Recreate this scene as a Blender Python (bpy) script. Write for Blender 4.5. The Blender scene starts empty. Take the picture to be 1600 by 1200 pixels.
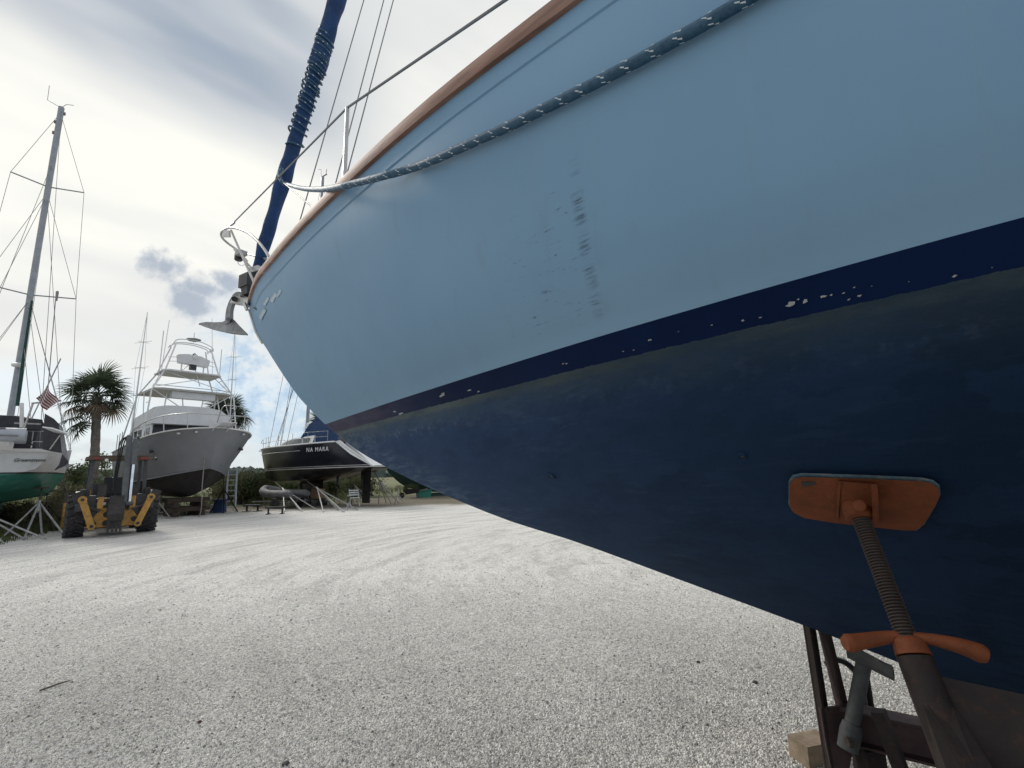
import bpy, bmesh, math, random
from mathutils import Vector, Matrix, noise as mnoise
R_ = math.radians
random.seed(7)
scn = bpy.context.scene
COL = scn.collection

# ------------------------------------------------------------------ camera
FPX = 750.0                     # focal length in pixels of the 1600 x 1200 photograph
CAM = Vector((0, 0, 1.65))
CROT = Matrix.Rotation(R_(100.4), 3, 'X') @ Matrix.Rotation(R_(-1.5), 3, 'Z')
cd = bpy.data.cameras.new('camera')
cd.sensor_width = 36.0; cd.lens = FPX / 1600 * 36.0; cd.clip_start = 0.05; cd.clip_end = 5000
cam = bpy.data.objects.new('camera', cd); COL.objects.link(cam)
cam.location = CAM; cam.rotation_euler = CROT.to_euler()
scn.camera = cam

def ray(x, y): return CROT @ Vector(((x - 800) / FPX, -(y - 600) / FPX, -1.0))
def at(x, y, Y):                # the point on a pixel's ray at depth Y
    d = ray(x, y); return CAM + d * (Y / d.y)
def gnd(x, y, z=0.0):           # the point on a pixel's ray at height z
    d = ray(x, y); return CAM + d * ((z - CAM.z) / d.z)

# ------------------------------------------------------------------ sky, sun, exposure
SUN_AZ, SUN_EL = R_(-50), R_(36)      # azimuth from +Y, to the left of the view
SUND = Vector((math.sin(SUN_AZ) * math.cos(SUN_EL), math.cos(SUN_AZ) * math.cos(SUN_EL), math.sin(SUN_EL)))
world = bpy.data.worlds.new('World'); scn.world = world; world.use_nodes = True

class NT:                       # small node-tree helper
    def __init__(s, tree): s.t = tree; s.n = tree.nodes; s.l = tree.links
    def new(s, kind, **kw):
        n = s.n.new(kind)
        for k, v in kw.items(): setattr(n, k, v)
        return n
    def put(s, sock, v):
        if hasattr(v, 'is_output'): s.l.new(v, sock)
        elif v is not None:
            try: sock.default_value = v
            except Exception:
                sock.default_value = tuple(v) + (1.0,) if len(v) == 3 else tuple(v)[:3]
    def math(s, op, a, b=None, c=None, clamp=False):
        n = s.new('ShaderNodeMath', operation=op, use_clamp=clamp)
        s.put(n.inputs[0], a); s.put(n.inputs[1], b); s.put(n.inputs[2], c)
        return n.outputs[0]
    def vmath(s, op, a, b=None, scale=None):
        n = s.new('ShaderNodeVectorMath', operation=op)
        s.put(n.inputs[0], a); s.put(n.inputs[1], b)
        if scale is not None: s.put(n.inputs['Scale'], scale)
        return n.outputs['Value'] if op in ('DOT_PRODUCT', 'LENGTH', 'DISTANCE') else n.outputs[0]
    def smooth(s, v, lo, hi, a=0.0, b=1.0):
        n = s.new('ShaderNodeMapRange', interpolation_type='SMOOTHSTEP')
        s.put(n.inputs[0], v); s.put(n.inputs[1], lo); s.put(n.inputs[2], hi); s.put(n.inputs[3], a); s.put(n.inputs[4], b)
        return n.outputs[0]
    def mix(s, f, a, b, mode='MIX'):
        n = s.new('ShaderNodeMix', data_type='RGBA', blend_type=mode)
        s.put(n.inputs[0], f); s.put(n.inputs[6], a); s.put(n.inputs[7], b)
        return n.outputs[2]
    def noise(s, vec, scale, detail=3.0, rough=0.5, dist=0.0):
        n = s.new('ShaderNodeTexNoise'); s.put(n.inputs['Vector'], vec)
        n.inputs['Scale'].default_value = scale; n.inputs['Detail'].default_value = detail
        n.inputs['Roughness'].default_value = rough; n.inputs['Distortion'].default_value = dist
        return n.outputs[0]
    def voronoi(s, vec, scale, out='Distance', feature='F1'):
        n = s.new('ShaderNodeTexVoronoi', feature=feature); s.put(n.inputs['Vector'], vec); n.inputs['Scale'].default_value = scale
        return n.outputs[out]
    def sep(s, vec):
        n = s.new('ShaderNodeSeparateXYZ'); s.put(n.inputs[0], vec); return n.outputs
    def comb(s, x, y, z):
        n = s.new('ShaderNodeCombineXYZ'); s.put(n.inputs[0], x); s.put(n.inputs[1], y); s.put(n.inputs[2], z); return n.outputs[0]
    def ramp(s, f, stops, interp='LINEAR'):
        n = s.new('ShaderNodeValToRGB'); s.put(n.inputs[0], f); r = n.color_ramp; r.interpolation = interp
        while len(r.elements) < len(stops): r.elements.new(0.5)
        for e, (p, c) in zip(r.elements, stops): e.position = p; e.color = tuple(c) + (1.0,) if len(c) == 3 else c
        return n.outputs[0]

def make_sky():
    w = NT(world.node_tree); w.n.clear()
    out = w.new('ShaderNodeOutputWorld'); bg = w.new('ShaderNodeBackground'); bg.inputs[1].default_value = 0.1
    w.l.new(bg.outputs[0], out.inputs[0])
    sky = w.new('ShaderNodeTexSky', sky_type='NISHITA', sun_disc=False)
    sky.sun_elevation = SUN_EL; sky.sun_rotation = SUN_AZ % (2 * math.pi); sky.air_density = 1.0; sky.dust_density = 1.5
    D = w.vmath('NORMALIZE', w.new('ShaderNodeTexCoord').outputs['Generated'])
    dx, dy, dz = w.sep(D)
    up = w.math('MAXIMUM', dz, 0.0)
    den = w.math('ADD', up, 0.16)
    P = w.comb(w.math('DIVIDE', dx, den), w.math('DIVIDE', dy, den), 0.0)     # the flat cloud deck
    big = w.noise(w.vmath('ADD', P, (3.1, 1.7, 0)), 0.55, 2, 0.5)
    mid = w.noise(w.vmath('ADD', P, (7.3, 2.2, 0)), 1.6, 3, 0.55, 0.4)
    fine = w.noise(D, 30.0, 4, 0.6)
    # glow of the sun through the cloud
    g = w.vmath('DOT_PRODUCT', D, tuple(ray(60, 300).normalized()))
    glow = w.smooth(g, -0.35, 1.0)
    c_lit = w.mix(glow, (4.9, 5.2, 5.7), (7.15, 7.1, 6.65))
    c_grey = w.mix(glow, (2.4, 2.75, 3.3), (2.6, 3.05, 3.7))
    # thick grey bank whose lower edge runs from beside the left mast down to the right
    a = ray(20, 42).normalized(); b = ray(360, 200).normalized(); nrm = a.cross(b).normalized()
    if nrm.dot(ray(300, 0)) < 0: nrm = -nrm
    d1 = w.vmath('DOT_PRODUCT', D, tuple(nrm))
    along = (b - a).normalized()
    soft = w.noise(w.comb(w.math('MULTIPLY', d1, 7.0), w.math('MULTIPLY', w.vmath('DOT_PRODUCT', D, tuple(along)), 1.6), w.math('MULTIPLY', dz, 0.8)), 1.0, 3, 0.55)
    d1 = w.math('ADD', d1, w.math('MULTIPLY', w.math('SUBTRACT', mid, 0.5), 0.09))
    bank = w.smooth(d1, -0.045, 0.065)
    bank = w.math('MULTIPLY', bank, w.smooth(w.vmath('DOT_PRODUCT', D, tuple(ray(170, 30).normalized())), 0.90, 0.995, 0.10, 1.0))
    thick = w.math('MAXIMUM', w.math('MULTIPLY', w.smooth(big, 0.45, 0.75), 0.2), bank)
    cloud = w.mix(thick, c_lit, c_grey)
    cloud = w.mix(w.smooth(soft, 0.36, 0.66, 0.0, 0.70), cloud, w.mix(glow, (3.8, 4.0, 4.5), (5.35, 5.5, 5.55)))
    cloud = w.mix(w.smooth(dz, 0.02, 0.20, 0.75, 0.0), cloud, w.mix(glow, (3.4, 3.7, 4.1), (4.5, 5.05, 5.4)))
    # the small dark scud beside the anchor
    s0 = ray(300, 445).normalized(); ex = Vector((0, 0, 1)).cross(s0).normalized(); ey = s0.cross(ex)
    def blob(px, py, rx, ry):
        c = ray(px, py).normalized()
        u = w.math('DIVIDE', w.vmath('DOT_PRODUCT', w.vmath('SUBTRACT', D, tuple(c)), tuple(ex)), rx)
        v = w.math('DIVIDE', w.vmath('DOT_PRODUCT', w.vmath('SUBTRACT', D, tuple(c)), tuple(ey)), ry)
        r = w.math('SQRT', w.math('ADD', w.math('MULTIPLY', u, u), w.math('MULTIPLY', v, v)))
        return w.math('SUBTRACT', 1.0, r)
    m = w.math('MAXIMUM', w.math('MAXIMUM', blob(258, 418, 0.040, 0.034), blob(318, 452, 0.062, 0.034)), w.math('MAXIMUM', blob(352, 440, 0.034, 0.030), blob(300, 470, 0.05, 0.045)))
    m = w.math('ADD', m, w.math('MULTIPLY', w.math('SUBTRACT', fine, 0.5), 1.7))
    m = w.math('MULTIPLY', w.smooth(m, -0.02, 0.75), w.smooth(w.vmath('DOT_PRODUCT', D, tuple(s0)), 0.985, 0.992))
    cloud = w.mix(w.math('MULTIPLY', m, 0.9), cloud, (2.9, 3.35, 4.05))
    # gaps of pale blue and small cumulus low down
    hole = w.math('ADD', w.math('MULTIPLY', dz, 4.2), w.math('MULTIPLY', w.math('SUBTRACT', w.noise(w.comb(w.math('MULTIPLY', dx, 1.0), w.math('MULTIPLY', dy, 1.0), w.math('MULTIPLY', dz, 3.0)), 4.0, 3, 0.55), 0.5), 1.5))
    cover = w.smooth(hole, 0.35, 0.95, 0.30, 1.0)
    puff = w.smooth(w.noise(w.comb(dx, dy, w.math('MULTIPLY', dz, 2.2)), 9.0, 4, 0.55), 0.50, 0.62)
    cover = w.math('MAXIMUM', cover, w.math('MULTIPLY', puff, 0.8))
    blue = w.mix(0.8, sky.outputs[0], (4.0, 5.0, 5.9))
    # a bluer gap between the two boats on the right
    gap = w.smooth(w.vmath('DOT_PRODUCT', D, tuple(ray(445, 575).normalized())), 0.982, 0.9985)
    gap = w.math('MULTIPLY', gap, w.smooth(fine, 0.35, 0.6, 1.0, 0.25))
    cover = w.math('MULTIPLY', cover, w.math('SUBTRACT', 1.0, w.math('MULTIPLY', gap, 0.85)))
    blue = w.mix(gap, blue, (3.3, 4.5, 5.8))
    col = w.mix(cover, blue, cloud)
    col = w.mix(w.smooth(dz, -0.02, 0.0), (2.4, 2.4, 2.2), col)
    w.l.new(col, bg.inputs[0])
make_sky()
world.cycles.sampling_method = 'MANUAL'; world.cycles.sample_map_resolution = 512

sl = bpy.data.lights.new('sun', 'SUN'); sl.energy = 1.5; sl.angle = R_(14); sl.color = (1.0, 0.95, 0.87)
so = bpy.data.objects.new('sun', sl); COL.objects.link(so)
so.rotation_euler = SUND.to_track_quat('Z', 'Y').to_euler()
scn.cycles.max_bounces = 5; scn.cycles.diffuse_bounces = 3; scn.cycles.glossy_bounces = 3; scn.cycles.transparent_max_bounces = 4
vs = scn.view_settings; vs.view_transform = 'Standard'; vs.look = 'None'; vs.exposure = 0.5; vs.gamma = 1.0; vs.use_curve_mapping = False

# ------------------------------------------------------------------ mesh helpers
def frame(d):
    d = d.normalized(); a = Vector((0, 0, 1)) if abs(d.z) < 0.9 else Vector((1, 0, 0))
    u = d.cross(a).normalized(); return u, d.cross(u).normalized()

class MB:
    def __init__(s): s.v = []; s.f = []; s.m = []
    def add(s, vs, fs, mi=0):
        o = len(s.v); s.v += [tuple(p) for p in vs]; s.f += [tuple(i + o for i in f) for f in fs]; s.m += [mi] * len(fs); return s
    def box(s, c, size, rot=None, mi=0, taper=1.0):
        c = Vector(c); hx, hy, hz = size[0] / 2, size[1] / 2, size[2] / 2; vs = []
        for z in (-1, 1):
            k = taper if z > 0 else 1.0
            for x, y in ((-1, -1), (1, -1), (1, 1), (-1, 1)):
                p = Vector((x * hx * k, y * hy * k, z * hz)); vs.append(c + (rot @ p if rot else p))
        return s.add(vs, [(3, 2, 1, 0), (4, 5, 6, 7), (0, 1, 5, 4), (1, 2, 6, 5), (2, 3, 7, 6), (3, 0, 4, 7)], mi)
    def bar(s, a, b, w, h, up=(0, 0, 1), mi=0):            # rectangular bar from a to b
        a, b = Vector(a), Vector(b); d = (b - a).normalized(); up = Vector(up)
        if abs(d.dot(up)) > 0.98: up = Vector((1, 0, 0))
        u = d.cross(up).normalized(); v = u.cross(d).normalized(); vs = []
        for p in (a, b):
            for x, y in ((-1, -1), (1, -1), (1, 1), (-1, 1)): vs.append(p + u * (x * w / 2) + v * (y * h / 2))
        return s.add(vs, [(0, 1, 2, 3), (7, 6, 5, 4), (0, 4, 5, 1), (1, 5, 6, 2), (2, 6, 7, 3), (3, 7, 4, 0)], mi)
    def tube(s, pts, r, seg=8, caps=True, closed=False, mi=0):
        pts = [Vector(p) for p in pts]; n = len(pts); rs = r if isinstance(r, (list, tuple)) else [r] * n; vs = []; fs = []
        ref = None
        for i, p in enumerate(pts):
            if closed: d = pts[(i + 1) % n] - pts[i - 1]
            else: d = pts[min(i + 1, n - 1)] - pts[max(i - 1, 0)]
            d = d.normalized() if d.length > 1e-9 else Vector((0, 0, 1))
            if ref is None: u, v = frame(d)
            else:
                u = ref - d * ref.dot(d); u = u.normalized() if u.length > 1e-6 else frame(d)[0]; v = d.cross(u)
            ref = u
            for k in range(seg):
                a = 2 * math.pi * k / seg; vs.append(p + (u * math.cos(a) + v * math.sin(a)) * rs[i])
        m = n if closed else n - 1
        for i in range(m):
            for k in range(seg):
                a, b = i * seg, ((i + 1) % n) * seg; k2 = (k + 1) % seg; fs.append((a + k, a + k2, b + k2, b + k))
        if caps and not closed: fs += [tuple(range(seg - 1, -1, -1)), tuple(range((n - 1) * seg, n * seg))]
        return s.add(vs, fs, mi)
    def lathe(s, prof, c=(0, 0, 0), axis=(0, 0, 1), seg=16, mi=0):   # prof: (radius, height) along the axis
        c = Vector(c); d = Vector(axis).normalized(); u, v = frame(d); vs = []; fs = []
        for r, h in prof:
            for k in range(seg):
                a = 2 * math.pi * k / seg; vs.append(c + d * h + (u * math.cos(a) + v * math.sin(a)) * max(r, 1e-4))
        for i in range(len(prof) - 1):
            for k in range(seg):
                k2 = (k + 1) % seg; fs.append((i * seg + k, i * seg + k2, (i + 1) * seg + k2, (i + 1) * seg + k))
        fs += [tuple(range(seg - 1, -1, -1)), tuple(range((len(prof) - 1) * seg, len(prof) * seg))]
        return s.add(vs, fs, mi)
    def grid(s, rows, mi=None, flip=False, wrap=False):
        n = len(rows[0]); vs = [p for r in rows for p in r]; o = len(s.v); s.v += [tuple(p) for p in vs]
        for i in range(len(rows) - 1):
            for j in range(n if wrap else n - 1):
                j2 = (j + 1) % n
                q = (o + i * n + j, o + i * n + j2, o + (i + 1) * n + j2, o + (i + 1) * n + j)
                s.f.append(q[::-1] if flip else q); s.m.append(mi[i] if isinstance(mi, (list, tuple)) else (mi or 0))
        return s
    def prism(s, poly, a, b, mi=0):                       # poly: list of 3D points, extruded by vector b-a
        off = Vector(b) - Vector(a); n = len(poly); p0 = [Vector(p) + Vector(a) for p in poly]; p1 = [p + off for p in p0]
        fs = [tuple(range(n))[::-1], tuple(range(n, 2 * n))] + [(i, (i + 1) % n, n + (i + 1) % n, n + i) for i in range(n)]
        return s.add(p0 + p1, fs, mi)
    def mesh(s, name, mats, smooth=False, angle=None, weld=True):
        me = bpy.data.meshes.new(name); me.from_pydata(s.v, [], s.f); me.update()
        mats = mats if isinstance(mats, (list, tuple)) else [mats]
        for m in mats: me.materials.append(m)
        if len(mats) > 1: me.polygons.foreach_set('material_index', s.m)
        bm = bmesh.new(); bm.from_mesh(me)
        if weld: bmesh.ops.remove_doubles(bm, verts=bm.verts, dist=1e-5)
        bmesh.ops.dissolve_degenerate(bm, edges=bm.edges, dist=1e-6)
        bmesh.ops.recalc_face_normals(bm, faces=bm.faces)
        for f in bm.faces: f.smooth = smooth
        if smooth:
            lim = R_(angle if angle else 40)
            for e in bm.edges:
                if len(e.link_faces) == 2: e.smooth = e.calc_face_angle(0.0) < lim
        bm.to_mesh(me); bm.free(); return me
    def build(s, name, mats, parent=None, smooth=False, angle=None, weld=True):
        return link(name, s.mesh(name, mats, smooth, angle, weld), parent)

def link(name, me, parent=None):
    o = bpy.data.objects.new(name, me); COL.objects.link(o)
    if parent is not None: o.parent = parent
    return o
def tag(o, label=None, cat=None, group=None, kind=None):
    if label: o['label'] = label
    if cat: o['category'] = cat
    if group: o['group'] = group
    if kind: o['kind'] = kind
    return o
def thing(name, label, cat, loc=(0, 0, 0), fwd=None, group=None):
    """Empty at a thing's base; its local +X points along fwd."""
    o = bpy.data.objects.new(name, None); COL.objects.link(o); o.empty_display_size = 0.2
    o.location = loc
    if fwd is not None: o.rotation_euler = (0, 0, math.atan2(fwd[1], fwd[0]))
    tag(o, label, cat, group); return o
def local(o):                    # world -> local of a thing made by thing()
    m = (Matrix.Translation(o.location) @ o.rotation_euler.to_matrix().to_4x4()).inverted()
    return lambda p: m @ Vector(p)
def interp(xs, ys, x):           # monotone-ish cubic (Catmull-Rom on uneven knots)
    if x <= xs[0]: return ys[0] + (ys[1] - ys[0]) / (xs[1] - xs[0]) * (x - xs[0])
    if x >= xs[-1]: return ys[-1]
    for i in range(len(xs) - 1):
        if x <= xs[i + 1]: break
    h = xs[i + 1] - xs[i]; t = (x - xs[i]) / h
    def sl(k):
        if k == 0: return (ys[1] - ys[0]) / (xs[1] - xs[0])
        if k == len(xs) - 1: return (ys[-1] - ys[-2]) / (xs[-1] - xs[-2])
        return (ys[k + 1] - ys[k - 1]) / (xs[k + 1] - xs[k - 1])
    m0, m1 = sl(i) * h, sl(i + 1) * h
    return (2*t**3 - 3*t**2 + 1) * ys[i] + (t**3 - 2*t**2 + t) * m0 + (-2*t**3 + 3*t**2) * ys[i+1] + (t**3 - t**2) * m1
def spline(pts, n):
    pts = [Vector(p) for p in pts]; k = list(range(len(pts))); out = []
    for i in range(n):
        t = i / (n - 1) * (len(pts) - 1)
        out.append(Vector([interp(k, [p[a] for p in pts], t) for a in range(3)]))
    return out

# ------------------------------------------------------------------ materials
def principled(name):
    m = bpy.data.materials.new(name); m.use_nodes = True; t = NT(m.node_tree); b = t.n['Principled BSDF']
    co = t.new('ShaderNodeTexCoord').outputs['Object']; return m, t, b, co
def bump(t, b, h, strength=0.3, dist=0.01):
    n = t.new('ShaderNodeBump'); n.inputs['Strength'].default_value = strength; n.inputs['Distance'].default_value = dist
    t.put(n.inputs['Height'], h); t.l.new(n.outputs[0], b.inputs['Normal'])
def mat(name, col, rough=0.5, metal=0.0, var=0.12, scale=6.0, bmp=0.0, bscale=40.0, dirt=None, spec=0.5):
    m, t, b, co = principled(name)
    n1 = t.noise(co, scale, 5, 0.6)
    lo = tuple(c * (1 - var) for c in col); hi = tuple(min(1, c * (1 + var)) for c in col)
    c = t.mix(t.smooth(n1, 0.3, 0.7), lo, hi)
    if dirt:
        c = t.mix(t.smooth(t.noise(co, scale * 2.3, 6, 0.65), 0.52, 0.72, 0.0, dirt[1]), c, dirt[0])
    t.l.new(c, b.inputs['Base Color'])
    t.l.new(t.smooth(t.noise(co, scale * 3, 4, 0.6), 0.2, 0.8, max(0.02, rough - 0.1), min(1, rough + 0.1)), b.inputs['Roughness'])
    b.inputs['Metallic'].default_value = metal
    b.inputs['Specular IOR Level'].default_value = spec
    if bmp: bump(t, b, t.noise(co, bscale, 4, 0.6), bmp, 0.01)
    return m
def band_mat(name, bands, rough=0.35, var=0.08, scale=2.0, dirt=None, spec=0.5):
    """paint in level bands of the thing's own height: [(z_from, colour), ...] from below"""
    m, t, b, co = principled(name); z = t.sep(co)[2]
    z0, z1 = -1.0, 6.0
    f = t.math('DIVIDE', t.math('SUBTRACT', z, z0), z1 - z0)
    c = t.ramp(f, [(max(0.0, (zz - z0) / (z1 - z0)), cc) for zz, cc in bands], 'CONSTANT')
    c = t.mix(t.smooth(t.noise(co, scale, 5, 0.6), 0.3, 0.7, 0.0, 1.0), t.mix(1.0, c, (1 - var,) * 3, 'MULTIPLY'), c)
    if dirt: c = t.mix(t.smooth(t.noise(co, scale * 2.5, 6, 0.65), 0.5, 0.75, 0.0, dirt[1]), c, dirt[0])
    t.l.new(c, b.inputs['Base Color']); b.inputs['Roughness'].default_value = rough; b.inputs['Specular IOR Level'].default_value = spec
    return m

M = {}
M['steel'] = mat('stainless steel', (0.46, 0.46, 0.45), 0.42, 0.75, 0.1, 9)
M['galv'] = mat('galvanised pipe', (0.33, 0.34, 0.34), 0.5, 0.5, 0.2, 7, dirt=((0.22, 0.17, 0.12), 0.5))
M['wire'] = mat('rigging wire', (0.20, 0.20, 0.20), 0.45, 0.6)
M['alu'] = mat('mast aluminium', (0.27, 0.29, 0.31), 0.42, 0.55, 0.12, 3)
M['white'] = mat('white gelcoat', (0.74, 0.75, 0.75), 0.35, 0, 0.06, 2, dirt=((0.5, 0.48, 0.43), 0.3))
M['offwhite'] = mat('weathered white paint', (0.62, 0.62, 0.60), 0.5, 0, 0.08, 3, dirt=((0.42, 0.39, 0.33), 0.35))
M['black'] = mat('black plastic', (0.02, 0.02, 0.022), 0.45, 0, 0.2)
M['rubber'] = mat('tyre rubber', (0.028, 0.028, 0.03), 0.8, 0, 0.3, 8, 0.3, 60, dirt=((0.16, 0.15, 0.13), 0.55))
M['canvas_dark'] = mat('charcoal canvas', (0.035, 0.035, 0.042), 0.9, 0, 0.25, 5, 0.4, 14)
M['canvas_grey'] = mat('grey canvas', (0.20, 0.20, 0.22), 0.85, 0, 0.2, 5, 0.4, 14)
M['canvas_blue'] = mat('blue sail canvas', (0.009, 0.042, 0.13), 0.8, 0, 0.25, 8, 0.35, 30)
M['canvas_green'] = mat('green sail canvas', (0.008, 0.05, 0.040), 0.8, 0, 0.25, 5, 0.3, 20)
M['wood'] = mat('weathered timber', (0.25, 0.19, 0.13), 0.85, 0, 0.3, 9, 0.4, 50)
M['darkwood'] = mat('dark old timber', (0.06, 0.045, 0.035), 0.9, 0, 0.3, 9, 0.4, 50)
M['glass'] = mat('dark window glass', (0.02, 0.022, 0.026), 0.08, 0, 0.1, 2)
M['lightglass'] = mat('tinted cabin glass', (0.22, 0.24, 0.25), 0.12, 0, 0.1, 2)
M['red'] = mat('red lamp lens', (0.22, 0.03, 0.02), 0.3)

# ------------------------------------------------------------------ ground
def make_ground():
    m, t, b, co = principled('crushed shell gravel')
    x, y, z = t.sep(co)
    # turning vehicles have left arcs of loose stone round a point off to the right
    rx, ry = t.math('SUBTRACT', x, 5.0), t.math('SUBTRACT', y, 9.0)
    r = t.math('SQRT', t.math('ADD', t.math('MULTIPLY', rx, rx), t.math('MULTIPLY', ry, ry)))
    ang = t.math('ARCTAN2', ry, rx)
    tr = t.comb(t.math('MULTIPLY', r, 1.0), t.math('MULTIPLY', ang, 1.6), 0.0)
    streak = t.noise(tr, 1.9, 5, 0.68, 0.6)
    streak2 = t.noise(tr, 5.0, 4, 0.6, 0.3)
    patch = t.noise(co, 0.35, 4, 0.55)
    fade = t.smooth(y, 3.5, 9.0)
    near = t.smooth(y, 2.0, 15.0)
    cell = t.voronoi(co, 88.0, 'Color'); cellv = t.sep(cell)[0]
    cell2 = t.sep(t.voronoi(co, 23.0, 'Color'))[1]
    grain = t.noise(co, 160.0, 3, 0.6)
    base = t.mix(t.smooth(t.math('ADD', t.math('MULTIPLY', patch, 0.6), t.math('MULTIPLY', streak, 0.4)), 0.36, 0.64), (0.45, 0.437, 0.405), (0.64, 0.625, 0.585))
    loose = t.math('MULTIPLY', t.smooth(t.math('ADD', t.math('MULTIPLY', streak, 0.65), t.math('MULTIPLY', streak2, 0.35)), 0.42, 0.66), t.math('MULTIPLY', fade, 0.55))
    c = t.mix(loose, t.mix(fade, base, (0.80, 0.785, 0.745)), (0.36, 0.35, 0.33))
    k = t.mix(near, (1.05,) * 3, (0.55,) * 3)
    kk = t.math('ADD', t.sep(k)[0], t.math('MULTIPLY', loose, 0.5))
    spk = t.math('ADD', t.math('MULTIPLY', t.math('SUBTRACT', cellv, 0.5), 0.95), t.math('MULTIPLY', t.math('SUBTRACT', grain, 0.5), 0.9))
    spk = t.math('ADD', spk, t.math('MULTIPLY', t.math('SUBTRACT', cell2, 0.5), 0.18))
    f = t.math('ADD', 1.0, t.math('MULTIPLY', spk, kk))
    c = t.vmath('MULTIPLY', c, t.comb(f, f, f))
    # trodden dirt under and beyond the boats
    dirt = t.smooth(t.math('ADD', t.math('SUBTRACT', y, t.math('MULTIPLY', x, 0.10)), t.math('MULTIPLY', t.noise(co, 0.5, 4, 0.6), 4.0)), 27.0, 31.0)
    c = t.mix(dirt, c, (0.19, 0.17, 0.13))
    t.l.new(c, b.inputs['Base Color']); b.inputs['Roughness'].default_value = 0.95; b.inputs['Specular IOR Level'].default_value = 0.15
    h = t.math('ADD', t.math('MULTIPLY', t.voronoi(co, 88.0), -0.9), t.math('ADD', t.math('MULTIPLY', grain, 0.5), t.math('MULTIPLY', t.noise(co, 14.0, 4, 0.6), 1.2)))
    bump(t, b, h, 1.0, 0.018)
    mb = MB(); S = 3000
    xs = [-S, -200, -60, -30, -15, -8, -4, 0, 4, 8, 15, 30, 60, 200, S]
    mb.grid([[(x, y, 0) for x in xs] for y in xs], flip=False)
    g = mb.build('ground', m); g['kind'] = 'structure'
    return g
make_ground()

def make_gravel():
    """loose stones lying on the packed shell in front of the camera"""
    rng = random.Random(3); mats = []
    for nm, c in (('pale shell stone', (0.70, 0.685, 0.645)), ('grey stone', (0.42, 0.41, 0.385)), ('dark stone', (0.17, 0.165, 0.155))):
        mats.append(mat(nm, c, 0.9, 0, 0.2, 30))
    mb = MB(); n = 0
    V0 = [(1, 0, 0), (0, 1, 0), (-1, 0, 0), (0, -1, 0), (0, 0, 1)]
    F0 = [(0, 1, 4), (1, 2, 4), (2, 3, 4), (3, 0, 4)]
    while n < 90000:
        px = rng.uniform(-60, 1660); py = 795 + 430 * rng.random() ** 0.62
        p = gnd(px, py)
        if p.y > 16: continue
        s = rng.choice((0.003, 0.004, 0.005, 0.006, 0.006, 0.008, 0.011)) * (1 + 0.5 * rng.random()) * (1.0 if p.y < 6 else 1.25)
        a = rng.random() * 6.28; ca, sa = math.cos(a), math.sin(a); ex = rng.uniform(0.6, 1.0)
        vs = []
        for vx, vy, vz in V0:
            j = rng.uniform(0.75, 1.2); X, Y = vx * s * j, vy * s * ex * j
            vs.append((p.x + X * ca - Y * sa, p.y + X * sa + Y * ca, vz * s * rng.uniform(0.6, 1.0) - (0.002 if vz == 0 else 0)))
        mi = rng.choices((0, 1, 2), (0.62, 0.34, 0.04))[0]
        mb.add(vs, F0, mi); n += 1
    me = bpy.data.meshes.new('gravel'); me.from_pydata(mb.v, [], mb.f); me.update()
    for m in mats: me.materials.append(m)
    me.polygons.foreach_set('material_index', mb.m)
    o = link('gravel', me); tag(o, 'loose pale crushed shell and stones on the yard', 'gravel', kind='stuff')
make_gravel()

# ------------------------------------------------------------------ the light blue sailboat
TH = R_(32); CV = Vector((math.cos(TH), -math.sin(TH), 0))        # aft along the centreline
WL = 2.10
P0 = gnd(508, 663, WL); P0.z = 0                                  # where the stem meets the boot top
boat = thing('sailboat', 'light blue sailboat with navy bottom, teak rail and furled blue headsail', 'sailboat', P0, (-CV.x, -CV.y))
BL = local(boat)                                                  # world -> boat: x forward, y port, z up
PT = [-1.37, -1.18, -1.01, -0.69, -0.42, -0.22, 0, 0.44, 1.01, 1.49, 1.9, 2.34, 3.03, 3.43, 3.76, 4.12, 5.0, 5.9, 6.8, 8.6]
PZ = [3.47, 3.15, 2.97, 2.65, 2.40, 2.25, 2.1, 1.85, 1.62, 1.46, 1.34, 1.24, 1.05, 0.94, 0.84, 0.72, 0.44, 0.22, 0.15, 0.12]
WT = [0, 1.24, 2.04, 2.63, 3.02, 3.31, 3.53, 3.78, 3.97, 4.6, 5.4, 6.4, 7.4, 8.4, 9.2]
WB = [0, 0.495, 0.80, 1.018, 1.155, 1.248, 1.314, 1.382, 1.429, 1.56, 1.64, 1.62, 1.45, 1.05, 0.45]
ST = [0, 0.82, 1.62, 2.26, 2.91, 3.60, 4.15, 4.48, 5.4, 6.6, 8.0, 9.4, 10.6, 11.6]
SB = [0, 0.37, 0.655, 0.857, 1.040, 1.213, 1.322, 1.377, 1.56, 1.72, 1.76, 1.66, 1.42, 1.05]
T_TIP = -1.37
def zkeel(t): return interp(PT, PZ, t)
def zsheer(t): s = t - T_TIP; return 3.47 - 0.062 * s + 0.0032 * max(0, s - 3) ** 2
def tstem(z):                                   # where level z meets the stem
    lo, hi = T_TIP - 0.2, 8.6
    for _ in range(40):
        mid = (lo + hi) / 2
        if zkeel(mid) > z: lo = mid
        else: hi = mid
    return (lo + hi) / 2
NL = 46
SIG = [(j / NL) ** 1.25 for j in range(NL + 1)]
def top_pt(lam, sig):                           # point on the topsides: lam 0 at boot top, 1 at sheer
    z0 = WL + lam * (3.47 - WL); t0 = tstem(z0) if lam > 0 else 0.0
    L = 9.2 + lam * (11.6 - 9.2); tau = sig * L; t = t0 + tau
    zz = WL + lam * (zsheer(t) - WL)
    q_ = min(1.0, tau / 1.3); zz = z0 + (zz - z0) * q_ * q_ * (3 - 2 * q_)
    g = lam ** 1.15
    bb = (1 - g) * interp(WT, WB, tau) + g * interp(ST, SB, tau)
    return t, max(0.0, bb), zz
COVE = 0.905
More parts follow.
